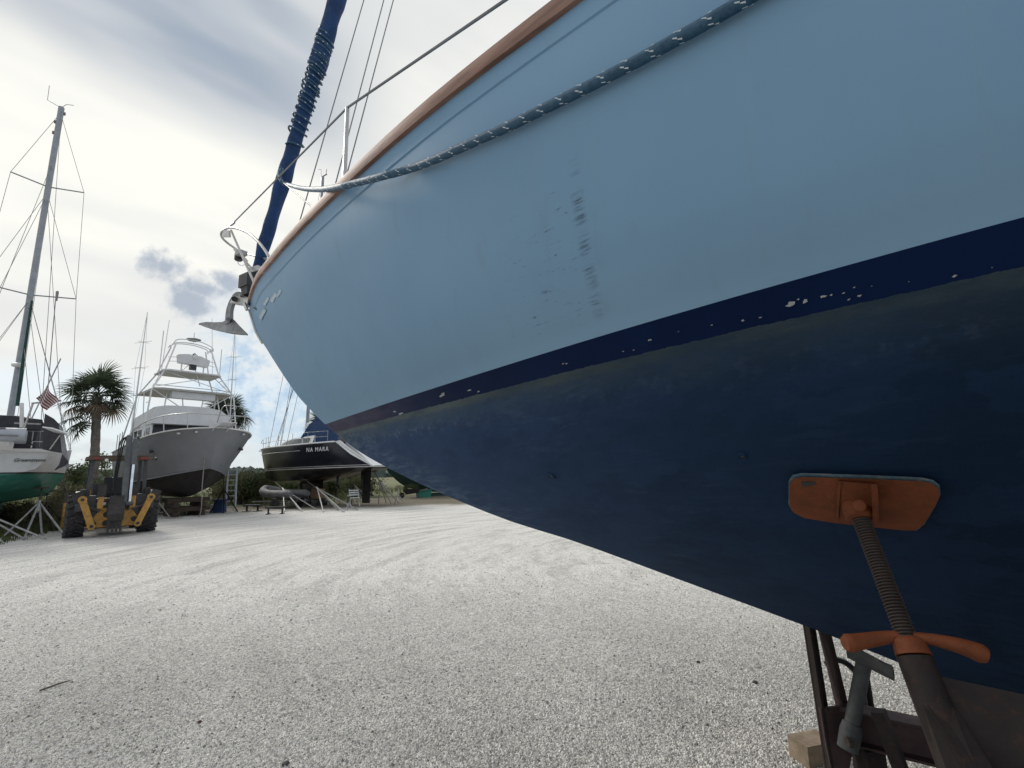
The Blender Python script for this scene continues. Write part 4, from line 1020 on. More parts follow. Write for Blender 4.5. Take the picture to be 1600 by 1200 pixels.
# ------------------------------------------------------------------ grey sport fishing boat
def sportfisher():
    bow = at(345, 668, 21.3); hd = Vector((0.761, -0.649, 0)).normalized()
    o = thing('fishing_boat', 'grey flared fishing boat with black bottom and tall white tuna tower', 'fishing boat', (bow.x, bow.y, 0), hd)
    G = mat('flat grey primer topsides', (0.205, 0.215, 0.235), 0.45, 0, 0.07, 1.2, dirt=((0.15, 0.155, 0.16), 0.3))
    K = mat('black antifouling', (0.018, 0.016, 0.015), 0.85, 0, 0.3, 2, dirt=((0.05, 0.042, 0.036), 0.6))
    Wh = mat('greyed white gelcoat', (0.56, 0.57, 0.58), 0.45, 0, 0.06, 2, dirt=((0.42, 0.41, 0.39), 0.35)); L = 8.8
    keel = [(0.95, 0.0, 2.18), (1.25, 0, 1.72), (1.9, 0, 1.25), (3.0, 0, 0.95), (5.0, 0, 0.85), (L, 0, 0.92)]
    ch = [(0.95, 0.0, 2.18), (1.5, 0.48, 2.08), (2.3, 1.0, 1.95), (3.6, 1.55, 1.78), (5.4, 1.85, 1.66), (L, 1.95, 1.55)]
    m1 = [(0.62, 0.0, 2.75), (1.1, 0.55, 2.68), (1.9, 1.12, 2.58), (3.2, 1.66, 2.42), (5.2, 1.95, 2.3), (L, 2.02, 2.1)]
    m2 = [(0.30, 0.0, 3.35), (0.65, 0.72, 3.28), (1.4, 1.36, 3.18), (2.8, 1.88, 3.0), (5.0, 2.12, 2.8), (L, 2.1, 2.55)]
    sh = [(0.0, 0.0, 3.93), (0.22, 0.85, 3.88), (0.9, 1.58, 3.80), (2.4, 2.08, 3.66), (4.8, 2.25, 3.45), (L, 2.16, 3.2)]
    mid = [tuple(a * 0.5 + b * 0.5 for a, b in zip(p, q)) for p, q in zip(keel, ch)]; mid = [(p[0], p[1] * 1.08, p[2] - 0.03) for p in mid]
    mb = hull_loft([keel, mid, ch, m1, m2, sh], 26, mis=[1, 1, 0, 0, 0])
    mb.build('hull', [G, K, M['offwhite']], o, smooth=True, angle=50)
    # spray rail along the chine, rubbing strake at the sheer
    for s in (-1, 1):
        MB().tube([(-p[0] + 0.01, s * (p[1] + 0.02), p[2]) for p in resample(ch, 24)], 0.028, 6).build('spray_rail', G, o)
        MB().tube([(-p[0] + 0.015, s * (p[1] + 0.012), p[2]) for p in resample(sh, 24)], 0.035, 6).build('rub_rail', M['offwhite'], o)
    def hs(a, s, dz=0.0):      # point on the sheer
        k = [p[0] for p in sh]; return Vector((-a, s * interp(k, [p[1] for p in sh], a), interp(k, [p[2] for p in sh], a) + dz))
    # fittings in the bow
    for a, z, s in ((2.6, 3.0, -1), (4.0, 2.8, -1), (1.4, 3.1, 1)):
        k = [p[0] for p in m2]; y = interp(k, [p[1] for p in m2], a)
        MB().tube([(-a, s * (y - 0.05), z), (-a, s * (y + 0.10), z - 0.03)], 0.06, 8).box((-a - 0.05, s * (y + 0.08), z - 0.04), (0.22, 0.1, 0.10)).build('exhaust_port', M['black'], o)
    for a, s in ((0.7, -1), (0.4, 1), (0.25, -1)):
        p = hs(a, s, -0.16); p.y *= 0.97; MB().box(p, (0.14, 0.10, 0.07)).build('hawse_plate', M['steel'], o)
    # deck house: dark windscreen, white flying bridge
    wsr = MB(); wsr.prism([(-3.5, -1.72, 3.6), (-3.5, 1.72, 3.6), (-3.95, 1.58, 4.32), (-3.95, -1.58, 4.32)], (0, 0, 0), (-0.05, 0, 0)); wsr.build('windscreen_cover', M['canvas_dark'], o)
    MB().prism([(-3.53, 0, 3.5), (-8.0, 0, 3.3), (-8.0, 0, 4.36), (-4.0, 0, 4.36)], (0, -1.66, 0), (0, 1.66, 0)).build('deckhouse', Wh, o)
    fb = MB(); prof = [(-1.75, 4.34), (1.75, 4.34), (1.60, 4.80), (1.15, 5.14), (0.5, 5.26), (-0.5, 5.26), (-1.25, 5.22), (-1.66, 5.12)]
    fb.prism([(0, y, z) for y, z in prof], (-3.62, 0, 0), (-3.75, 0, 0)); fb.build('bridge_front', Wh, o)
    for s in (-1, 1):
        MB().prism([(-3.76, 0, 4.36), (-7.4, 0, 4.36), (-7.2, 0, 4.9), (-3.76, 0, 5.12 if s < 0 else 4.75)], (0, s * 1.66 - 0.025, 0), (0, s * 1.66 + 0.025, 0)).build('bridge_side', Wh, o)
        for k in range(3): MB().box((-4.7 - 1.15 * k, s * 1.672, 3.95), (0.95, 0.012, 0.46)).build('side_window', M['glass'], o)
    MB().box((-5.6, 0, 4.38), (3.9, 3.4, 0.06)).build('bridge_deck', Wh, o)
    # hard top with its electronics box
    ht = MB(); oc = [(-3.9, -1.35), (-3.9, 1.35), (-4.2, 1.72), (-6.8, 1.78), (-6.8, -1.78), (-4.2, -1.72)]
    ht.prism([(x, y, 6.02) for x, y in oc], (0, 0, 0), (0, 0, 0.10)); hto = ht.build('hard_top', mat('hard top tan underside', (0.34, 0.33, 0.30), 0.5), o)
    MB().box((-4.25, 0, 5.85), (0.4, 1.9, 0.33)).build('electronics_box', Wh, hto)
    MB().box((-5.2, -0.1, 6.24), (0.5, 1.5, 0.05)).build('solar_panel', M['glass'], hto)
    # tower
    T = mat('white tower pipe', (0.62, 0.63, 0.64), 0.35, 0.25, 0.08)
    HT = {}
    def pipe(a, b, r=0.030, nm='tower_pipe'): return MB().tube([a, b], r, 7).build(nm, T, o, smooth=True)
    lv = [(3.55, 2.02, 3.7, 7.9), (6.0, 1.80, 4.0, 6.7), (7.15, 1.20, 4.6, 6.1), (8.60, 0.80, 4.9, 5.7)]     # z, half width, front, back
    for s in (-1, 1):
        for i in range(3):
            z0, w0, f0, b0 = lv[i]; z1, w1, f1, b1 = lv[i + 1]
            pipe((-f0, s * w0, z0), (-f1, s * w1, z1), 0.036); pipe((-b0, s * w0, z0), (-b1, s * w1, z1), 0.034)
            if i < 2:
                for q in (0.25, 0.5, 0.75):      # ladder rungs on the side
                    pipe((-(f0 + (f1 - f0) * q), s * (w0 + (w1 - w0) * q), z0 + (z1 - z0) * q), (-(f0 + (f1 - f0) * q) - 0.55, s * (w0 + (w1 - w0) * q), z0 + (z1 - z0) * q), 0.016, 'ladder_rung')
                pipe((-f0, s * w0, z0), (-(b1 + f1) / 2, s * w1, z1), 0.022)
        pipe((-4.1, s * 1.2, 5.2), (-4.3, s * 1.1, 6.0), 0.03); pipe((-4.2, s * 0.4, 5.25), (-4.2, s * 0.5, 6.0), 0.028)
        pipe((-4.0, s * 0.6, 5.24), (-4.15, s * 1.70, 6.02), 0.024)
    pipe((-4.2, -1.6, 6.2), (-4.7, 1.2, 7.1), 0.018); pipe((-4.2, 1.6, 6.2), (-4.7, -1.2, 7.1), 0.018); pipe((-4.3, -1.7, 6.3), (-4.3, 1.7, 6.3), 0.02)
    pl = MB(); pl.prism([(-4.35, -1.1, 7.08), (-4.35, 1.1, 7.08), (-4.6, 1.32, 7.08), (-6.2, 1.30, 7.08), (-6.2, -1.30, 7.08), (-4.6, -1.32, 7.08)], (0, 0, 0), (0, 0, 0.07)); pl.build('tower_platform', Wh, o)
    pod = MB(); pod.prism([(0, -0.66, 7.60), (0, 0.66, 7.53), (0, 0.72, 7.88), (0, 0.3, 8.04), (0, -0.3, 8.08), (0, -0.72, 8.00)], (-4.55, 0, 0), (-4.95, 0, 0)); po = pod.build('control_pod', Wh, o)
    MB().lathe([(0.13, -0.02), (0.13, 0.03), (0.02, 0.05)], (-4.54, 0.02, 7.98), (1, 0, 0.1), 14).build('pod_dial', M['offwhite'], po, smooth=True)
    MB().lathe([(0.05, 0), (0.09, 0.05), (0.07, 0.14), (0.02, 0.17)], (-4.75, 0.02, 8.04), (0, 0, 1), 12).build('compass', M['black'], po, smooth=True)
    MB().box((-4.75, 0.0, 7.43), (0.25, 0.28, 0.24)).build('pod_motor', M['black'], po)
    for y in (-0.5, 0.5): pipe((-4.75, y, 7.14), (-4.75, y, 7.60), 0.035)
    pipe((-4.8, -0.5, 7.18), (-4.8, -0.15, 7.58), 0.02); pipe((-4.8, 0.1, 7.48), (-4.8, 0.42, 6.5), 0.022)
    for z in (7.68, 7.90):
        for s in (-1, 1): pipe((-4.8, s * 0.68, z), (-4.95, s * 1.06, z - 0.03), 0.016)
    # top hoop
    for dx in (0.0, 0.45, 0.8):
        pts = [(-4.9 - dx, -0.92, 8.53), (-4.9 - dx, -0.78, 8.74 + (0.08 if dx == 0 else 0)), (-4.9 - dx, -0.3, 8.84 + (0.08 if dx == 0 else 0)), (-4.9 - dx, 0.3, 8.84 + (0.06 if dx == 0 else 0)), (-4.9 - dx, 0.85, 8.70), (-4.9 - dx, 0.92, 8.48)]
        MB().tube(spline(pts, 20), 0.026, 7).build('top_hoop', T, o, smooth=True)
    for s in (-0.9, 0.9): pipe((-4.9, s, 8.58), (-5.7, s, 8.58), 0.022)
    rd = MB().lathe([(0.02, -0.06), (0.28, -0.04), (0.34, 0.02), (0.2, 0.07), (0.04, 0.09)], (-5.0, 0, 8.98), (0, 0, 1), 18).build('radar_dome', mat('grey dome', (0.24, 0.25, 0.26), 0.5), o, smooth=True)
    MB().tube([(-5.0, 0, 8.83), (-5.0, 0, 9.38)], 0.018, 6).build('whip_base', T, rd)
    # outriggers
    for s, top in ((-1, 10.1), (1, 10.0)):
        a, b = Vector((-5.2, s * 2.15, 3.5)), Vector((-5.3, s * 2.05, top))
        rg = MB().tube([a, b], [0.045, 0.018], 8).build('outrigger', T, o, smooth=True)
        for q in (0.35, 0.56, 0.76):
            c = a.lerp(b, q)
            for v in (Vector((0.28, 0.28, 0.05)), Vector((0.28, -0.28, -0.05))): MB().tube([c - v, c + v], 0.008, 5).build('spreader', M['wire'], rg)
        for v in (0.15, -0.15): MB().tube([a, a.lerp(b, 0.56) + Vector((v, v, 0)), b], 0.005, 4).build('stay', M['wire'], rg)
        MB().tube([(-5.0, s * 1.36, 7.05), (-5.0, s * 1.36, 9.2 if s < 0 else 8.7)], 0.022, 6).build('antenna', T, o)
    MB().tube([(-4.6, -1.36, 7.1), (-4.6, -1.26, 9.7)], 0.016, 6).build('antenna', T, o)
    MB().tube([(-6.5, 1.5, 7.2), (-6.5, 1.2, 10.8)], 0.016, 6).build('antenna', T, o)
    # bow rail
    for s in (-1, 1):
        rail = [hs(a, s, 0.0) for a in (0.0, 0.5, 1.5, 3.0, 4.6, 6.0)]
        hts = (0.55, 0.68, 0.74, 0.74, 0.62, 0.30)
        top = [p + Vector((0.1 if i < 2 else 0, -s * 0.08, h)) for i, (p, h) in enumerate(zip(rail, hts))]
        if s > 0: top[0].y = 0.0
        else: top[0].y = -0.0
        MB().tube(spline(top, 30), 0.024, 7).build('bow_rail', M['steel'], o, smooth=True)
        for i in (1, 2, 3, 4): MB().tube([rail[i] + Vector((0, -s * 0.12, 0)), top[i] + Vector((-0.15, 0, 0))], 0.02, 6).build('rail_post', M['steel'], o)
        for a in (6.6, 7.2, 7.8): MB().tube([hs(a, s), hs(a, s, 0.8)], 0.018, 6).build('rail_post', M['steel'], o)
    # anchor pulpit: slatted plank
    pk = [(-0.7, -0.30), (-0.7, 0.30), (0.95, 0.22), (0.95, -0.22)]
    f_ = MB().prism([(-0.8, 0, 3.98), (0.2, 0, 4.02), (1.0, 0, 4.10), (1.0, 0, 4.03), (0.1, 0, 3.88), (-0.5, 0, 3.6)], (0, -0.30, 0), (0, -0.26, 0)).prism([(-0.8, 0, 3.98), (0.2, 0, 4.02), (1.0, 0, 4.10), (1.0, 0, 4.03), (0.1, 0, 3.88), (-0.5, 0, 3.6)], (0, 0.26, 0), (0, 0.30, 0)).build('bow_pulpit', Wh, o)
    for k in range(9): MB().box((-0.62 + 0.19 * k, 0, 4.02 + 0.008 * k), (0.13, 0.53, 0.03)).build('slat', Wh, f_)
    MB().tube(spline([(-0.2, 0.3, 4.0), (0.6, 0.32, 4.7), (1.0, 0.2, 4.8), (1.05, -0.1, 4.8), (0.9, -0.3, 4.7), (0.5, -0.32, 4.1)], 26), 0.022, 7).build('pulpit_hoop', M['steel'], o, smooth=True)
    # crib of timbers under the keel (own things) and stands
    W_ = lambda p: o.matrix_basis @ Vector(p)
    bpy.context.view_layer.update()
    zz = 0.0; rng = random.Random(4)
    for lay in range(4):
        for k in (-1, 1):
            c = W_((-3.9 + (0.55 * k if lay % 2 else 0), (0 if lay % 2 else 0.55 * k), 0.11 + lay * 0.212))
            b = MB().box((0, 0, 0), (1.7, 0.24, 0.20)).build('timber_baulk', M['darkwood'])
            b.location = c; b.rotation_euler = (0, 0, o.rotation_euler.z + (math.pi / 2 if lay % 2 else 0) + rng.uniform(-.05, .05))
            tag(b, 'dark timber baulk in the blocking stack under the grey fishing boat keel', 'timber baulk', 'timber baulks under the fishing boat')
    # rope from the bow
    p1 = W_((-0.55, -0.35, 3.5)); p2 = gnd(311, 808)
    MBr = MB().tube(spline([p1, p1.lerp(p2, 0.5) + Vector((0, 0, -0.15)), p2 + Vector((0, 0, 0.02)), p2 + Vector((-0.6, -0.4, 0.02)), p2 + Vector((-1.2, -0.5, 0.02))], 30), 0.02, 6)
    tag(MBr.build('bow_rope', mat('weathered rope', (0.30, 0.28, 0.25), 0.9)), 'thin pale rope hanging from the grey fishing boat bow to the ground', 'rope')
    boat_stand((245, 811), W_((-4.0, -1.55, 1.68)), 'grey pipe boat stand between the backhoe wheel and the timber blocking', spread=0.5, r=0.028)
    boat_stand((350, 801), W_((-2.6, 1.15, 1.80)), 'dark pipe boat stand beside the ladder at the grey fishing boat', spread=0.6, mat_='brown', r=0.03)
    # step ladder leaning by the bow
    b0 = gnd(360, 800); ld = thing('ladder', 'pale aluminium ladder standing by the grey fishing boat bow', 'ladder', (b0.x, b0.y, 0), (0.8, 0.6))
    for s in (-0.22, 0.22): MB().bar((s, 0, 0), (s * 0.9, 0.35, 2.3), 0.04, 0.07).build('ladder_rail', M['alu'], ld)
    for k in range(8): MB().box((0, 0.35 * (k + 1) / 8.5, 2.3 * (k + 1) / 8.5), (0.42, 0.05, 0.03)).build('rung', M['alu'], ld)
    for s in (-0.22, 0.22): MB().bar((s, 0.9, 0), (s * 0.9, 0.38, 2.25), 0.03, 0.05).build('back_leg', M['alu'], ld)
    b0 = gnd(333, 800); bu = thing('bucket', 'small white bucket on the gravel under the grey fishing boat', 'bucket', (b0.x, b0.y, 0))
    MB().lathe([(0.15, 0), (0.18, 0.36), (0.19, 0.36), (0.19, 0.38), (0.17, 0.38), (0.14, 0.03)], (0, 0, 0), (0, 0, 1), 16).build('pail', M['white'], bu, smooth=True)
    MB().tube(spline([(0.19, 0, 0.35), (0.15, 0, 0.50), (0, 0, 0.56), (-0.15, 0, 0.50), (-0.19, 0, 0.35)], 14), 0.006, 5).build('handle', M['wire'], bu)
    b0 = gnd(343, 801); ty = tag(MB().box((0, 0, 0.3), (0.5, 0.4, 0.6), taper=0.85).box((0, 0, 0.64), (0.54, 0.44, 0.07)).build('storage_bin', mat('blue plastic', (0.03, 0.06, 0.14), 0.5)), 'dark blue plastic bin with lid under the grey fishing boat', 'bin'); ty.location = (b0.x, b0.y, 0)
sportfisher()

# ------------------------------------------------------------------ dark sailboat
def dark_sailboat():
    bow = at(413, 703, 33.0); stern = at(597, 725, 26.5); d = Vector((bow.x - stern.x, bow.y - stern.y, 0)); L = d.length; d.normalize()
    o = thing('sailboat', 'navy blue sailboat with white stripes and NA MARA lettering on its quarter', 'sailboat', (bow.x, bow.y, 0), d)
    N = (0.008, 0.010, 0.018)
    mt = band_mat('navy topsides', [(-1, (0.012, 0.011, 0.011)), (2.10, (0.55, 0.55, 0.55)), (2.16, N), (2.22, (0.50, 0.50, 0.50)), (2.25, N)], 0.22, 0.1, 1.5, dirt=((0.03, 0.03, 0.03), 0.4))
    keel = [(0.0, 0.0, 3.48), (0.12, 0, 2.6), (0.30, 0, 1.95), (1.2, 0, 1.55), (3.5, 0, 1.28), (6.5, 0, 1.30), (9.5, 0, 1.75), (L, 0, 2.04)]
    K = keel[2:]
    bil = [(0.30, 0.0, 1.95), (1.2, 0.36, 1.66), (3.5, 1.15, 1.50), (6.5, 1.45, 1.52), (9.5, 1.05, 1.86), (L, 0.55, 2.05)]
    wl = [(0.16, 0.0, 2.35), (1.2, 0.52, 2.22), (3.5, 1.40, 2.18), (6.5, 1.75, 2.16), (9.5, 1.45, 2.16), (L, 0.80, 2.16)]
    tm = [(0.08, 0.0, 2.9), (1.2, 0.72, 2.85), (3.5, 1.58, 2.80), (6.5, 1.86, 2.78), (9.0, 1.62, 2.80), (L - 1.2, 1.15, 2.80)]
    sh = [(0.0, 0.0, 3.56), (1.2, 0.88, 3.52), (3.5, 1.66, 3.50), (6.5, 1.90, 3.50), (8.3, 1.74, 3.52), (L - 2.3, 1.38, 3.55)]
    hull_loft([K, bil, wl, tm, sh], 26).build('hull', mt, o, smooth=True, angle=55)
    # white open transom
    tr = MB()
    for s in (-1, 1): tr.prism([(-(L - 2.32), s * 1.36, 3.575), (-(L - 1.22), s * 1.14, 2.83), (-(L + 0.02), s * 0.79, 2.2), (-(L + 0.22), s * 0.75, 2.16), (-(L - 1.0), s * 1.10, 2.95), (-(L - 2.0), s * 1.30, 3.62)], (0, 0, 0), (0, -s * 0.06, 0))
    tr.prism([(-(L - 2.2), 0, 3.5), (-(L + 0.02), 0, 2.15), (-(L + 0.15), 0, 2.2), (-(L - 2.0), 0, 3.6)], (0, -0.78, 0), (0, 0.78, 0)); tr.build('transom', M['white'], o)
    for s in (-1, 1):
        MB().tube([(-p[0], s * p[1], p[2] + 0.02) for p in resample(sh, 24)], 0.045, 6).build('gunwale', M['white'], o, smooth=True)
        MB().tube([(-p[0], s * (p[1] + 0.003), p[2] - 0.34) for p in resample(sh, 24)[2:16]], 0.012, 4).build('cove_stripe', M['white'], o)
    # fin keel, rudder, propeller leg
    def foil(x0, x1, z0, x2, x3, z1, t_, nm):
        mb = MB(); rows = []
        for f in (0, 1):
            a, b = (x0, x1) if f == 0 else (x2, x3); z = z0 if f == 0 else z1; rows.append([(-(a + (b - a) * u), w * t_, z) for u, w in ((0, 0), (.12, .7), (.35, 1), (.7, .6), (1, .05), (.7, -.6), (.35, -1), (.12, -.7))])
        mb.grid(rows, wrap=True); mb.add(rows[1], [tuple(range(8))]); return mb.build(nm, mt, o, smooth=True, angle=60)
    foil(4.2, 6.7, 1.40, 4.6, 6.6, 0.32, 0.16, 'keel'); MB().box((-5.7, 0, 0.19), (2.1, 0.46, 0.38), taper=0.8).build('keel_bulb', mt, o)
    foil(L - 1.75, L - 0.85, 2.0, L - 1.55, L - 0.92, 0.18, 0.09, 'rudder')
    MB().tube([(-8.0, 0, 1.6), (-8.1, 0, 1.1)], 0.07, 8).lathe([(0.05, -0.1), (0.06, 0), (0.02, 0.16)], (-8.15, 0, 1.1), (-1, 0, 0), 10).build('sail_drive', M['black'], o)
    # deck house with portlights
    cb = MB(); cb.grid([[(-2.9, y, 3.55) for y in (-0.75, 0.75)], [(-3.8, y, 3.86) for y in (-0.95, 0.95)], [(-5.2, y, 4.02) for y in (-1.08, 1.08)], [(-7.3, y, 4.06) for y in (-1.15, 1.15)], [(-7.4, y, 3.5) for y in (-1.25, 1.25)]])
    for s in (-1, 1): cb.grid([[(-2.9, s * 0.75, 3.55), (-3.8, s * 0.95, 3.86), (-5.2, s * 1.08, 4.02), (-7.3, s * 1.15, 4.06)], [(-2.9, s * 0.76, 3.5), (-3.8, s * 1.10, 3.5), (-5.2, s * 1.28, 3.5), (-7.4, s * 1.35, 3.5)]])
    cb.build('coachroof', M['white'], o)
    for x0, x1 in ((3.35, 3.9), (4.0, 4.55), (4.65, 5.25), (5.4, 6.2), (6.4, 7.0)):
        z1 = lambda a: 3.55 + 0.38 * min(1, (a - 2.9) / 2.2)
        yy = lambda a: 0.80 + 0.42 * min(1, (a - 2.9) / 2.0)
        MB().prism([(-x0, yy(x0) + 0.05, 3.58), (-x1, yy(x1) + 0.05, 3.58), (-x1 + 0.05, yy(x1) - 0.02, z1(x1)), (-x0 + 0.1, yy(x0) - 0.02, z1(x0))], (0, 0, 0), (0, 0.03, 0)).build('portlight', M['lightglass'], o)
    # pulpit and stanchions
    MB().tube(spline([(-1.3, 0.8, 3.55), (-1.2, 0.78, 4.15), (-0.5, 0.45, 4.18), (0.1, 0.18, 4.05), (0.15, 0, 4.02), (0.1, -0.18, 4.05), (-0.5, -0.45, 4.18), (-1.2, -0.78, 4.15), (-1.3, -0.8, 3.55)], 40), 0.016, 6).build('pulpit', M['steel'], o, smooth=True)
    MB().tube([(0.35, 0.0, 3.55), (-0.2, 0, 3.56)], 0.05, 8).box((0.25, 0, 3.52), (0.5, 0.2, 0.06)).build('bow_roller', M['steel'], o)
    MB().lathe([(0.02, 0), (0.10, 0.02), (0.10, 0.16), (0.02, 0.18)], (-0.55, 0, 3.62), (0, 0, 1), 12).build('furler_drum', M['steel'], o, smooth=True)
    for a in (2.6, 3.1, 4.6, 6.2, 7.6, 9.0):
        for s in (-1, 1):
            y = interp([p[0] for p in sh], [p[1] for p in sh], a) - 0.06; MB().tube([(-a, s * y, 3.52), (-a, s * y, 4.2)], 0.014, 6).build('stanchion', M['steel'], o)
    for z in (4.18, 3.88):
        for s in (-1, 1): MB().tube([(-a, s * (interp([p[0] for p in sh], [p[1] for p in sh], a) - 0.06), z) for a in (1.2, 2.6, 4.6, 6.2, 7.6, 9.0)], 0.006, 4).build('lifeline', M['wire'], o)
    # mast, boom, sail cover, dodger, rig
    am = 4.75
    bpy.context.view_layer.update(); inv = o.matrix_basis.inverted()
    tp = inv @ at(507, 278, 30.3); tp.y = 0; zt = tp.z
    mast = MB().tube([(-am, 0, 3.9), (-am - 0.35, 0, zt)], 0.10, 12).build('mast', M['alu'], o, smooth=True)
    MB().box((-am - 0.55, 0, zt + 0.04), (0.5, 0.06, 0.05)).tube([(-am - 0.7, 0, zt), (-am - 0.75, 0, zt + 0.45)], 0.02, 5).tube([(-am - 0.2, 0, zt), (-am - 0.1, 0, zt + 0.7), (-am + 0.2, 0, zt + 0.8)], 0.012, 5).build('wind_vane', M['wire'], mast)
    MB().lathe([(0.13, 0), (0.13, 0.3)], (-am, 0, 4.7), (0, 0, 1), 10).build('mast_collar', M['white'], mast)
    MB().tube([(-am - 0.1, 0, 4.95), (-am - 4.6, 0, 5.05)], 0.12, 10).build('boom', M['white'], o, smooth=True)
    sc = MB(); sc.prism([(-am - 0.9, 0, 5.1), (-am - 4.8, 0, 5.15), (-am - 4.8, 0, 5.35), (-am - 1.4, 0, 5.7)], (0, -0.16, 0), (0, 0.16, 0)); sc.build('sail_cover', M['canvas_blue'], o)
    dg = MB(); rows = []
    for x, z, w in ((-6.0, 4.0, 1.2), (-6.5, 4.95, 1.05), (-7.0, 5.08, 1.1), (-8.2, 5.05, 1.2), (-9.6, 4.9, 1.25)):
        rows.append([(x, -w, 4.0 if x > -6.2 else 3.6), (x, -w * 0.94, z * 0.9 + 0.35), (x, 0, z), (x, w * 0.94, z * 0.9 + 0.35), (x, w, 4.0 if x > -6.2 else 3.6)])
    dg.grid(rows); dg.build('spray_hood', M['canvas_blue'], o, smooth=True)
    for a, b in (((-0.55, 0, 3.8), (-am - 0.28, 0, zt - 0.4)), ((-1.9, 0, 3.6), (-am - 0.25, 0, zt * 0.75)), ((-am + 0.1, 1.66, 3.55), (-am - 0.3, 0.2, zt * 0.8)), ((-am + 0.1, -1.66, 3.55), (-am - 0.3, -0.2, zt * 0.8)), ((-am - 0.6, 1.68, 3.55), (-am - 0.1, 0.05, zt * 0.5)), ((-am + 0.7, 1.62, 3.55), (-am - 0.1, 0.05, zt * 0.5)), ((-3.0, 0.9, 3.6), (-am - 0.2, 0.05, zt * 0.55)), ((-9.3, 0, 3.6), (-am - 0.35, 0, zt))):
        MB().tube([a, b], 0.014, 5).build('stay', M['wire'], o)
    text_mesh('name_lettering', 'NA MARA', 0.34, M['white'], o, (-8.55, 1.80, 3.16), (-1, -0.10, 0), (0, 0, 1), extrude=0.006, sp=1.25).scale = (1, 1, 1)
    return o
nam = dark_sailboat(); bpy.context.view_layer.update()
NW = lambda p: nam.matrix_basis @ Vector(p)
boat_stand((470, 798), NW((-3.2, 1.05, 1.52)), 'grey pipe boat stand under the navy sailboat, beside the grey dinghy', spread=0.75, r=0.03)
boat_stand((533, 799), NW((-7.0, 1.42, 1.56)), 'grey pipe boat stand under the navy sailboat quarter, beside the white chair', spread=0.8, r=0.032)
boat_stand((607, 786), NW((-10.4, -0.7, 1.90)), 'grey pipe boat stand under the navy sailboat stern, behind the rudder', spread=0.6, r=0.03)
boat_stand((565, 783), NW((-7.5, -1.30, 1.55)), 'grey pipe boat stand on the navy sailboat far side, behind the white chair', spread=0.6, r=0.028)

# ------------------------------------------------------------------ dark green hull behind
def green_hull():
    a = at(600, 740, 36.0); b = at(760, 770, 41.0); d = Vector((a.x - b.x, a.y - b.y, 0)).normalized()
    o = thing('sailboat', 'dark green hull standing behind the navy sailboat', 'sailboat', (a.x, a.y, 0), d)
    mt = band_mat('green bottom paint', [(-1, (0.006, 0.035, 0.028)), (2.2, (0.45, 0.46, 0.45)), (2.3, (0.01, 0.05, 0.04))], 0.6)
    L = 9.5
    hull_loft([[(0.3, 0, 1.9), (1.5, 0, 0.9), (3.5, 0, 0.35), (6.5, 0, 0.22), (8.2, 0, 0.4), (L, 0, 2.0)], [(0.2, 0, 2.1), (1.5, 0.45, 1.4), (3.5, 1.0, 1.1), (6.5, 1.2, 1.05), (8.2, 0.8, 1.2), (L, 0.3, 2.05)], [(0.1, 0, 2.4), (1.5, 0.75, 2.2), (3.5, 1.45, 2.15), (6.5, 1.65, 2.15), (8.2, 1.4, 2.2), (L, 0.9, 2.3)], [(0, 0, 3.4), (1.5, 1.0, 3.3), (3.5, 1.65, 3.2), (6.5, 1.8, 3.2), (8.2, 1.6, 3.2), (L, 1.2, 3.3)]], 20).build('hull', mt, o, smooth=True, angle=60)
    MB().box((-4.5, 0, 0.12), (3.2, 0.3, 0.24)).build('keel', mt, o)
    MB().box((-4.8, 0, 3.5), (3.5, 1.6, 0.5), taper=0.85).build('coachroof', M['white'], o)
green_hull()

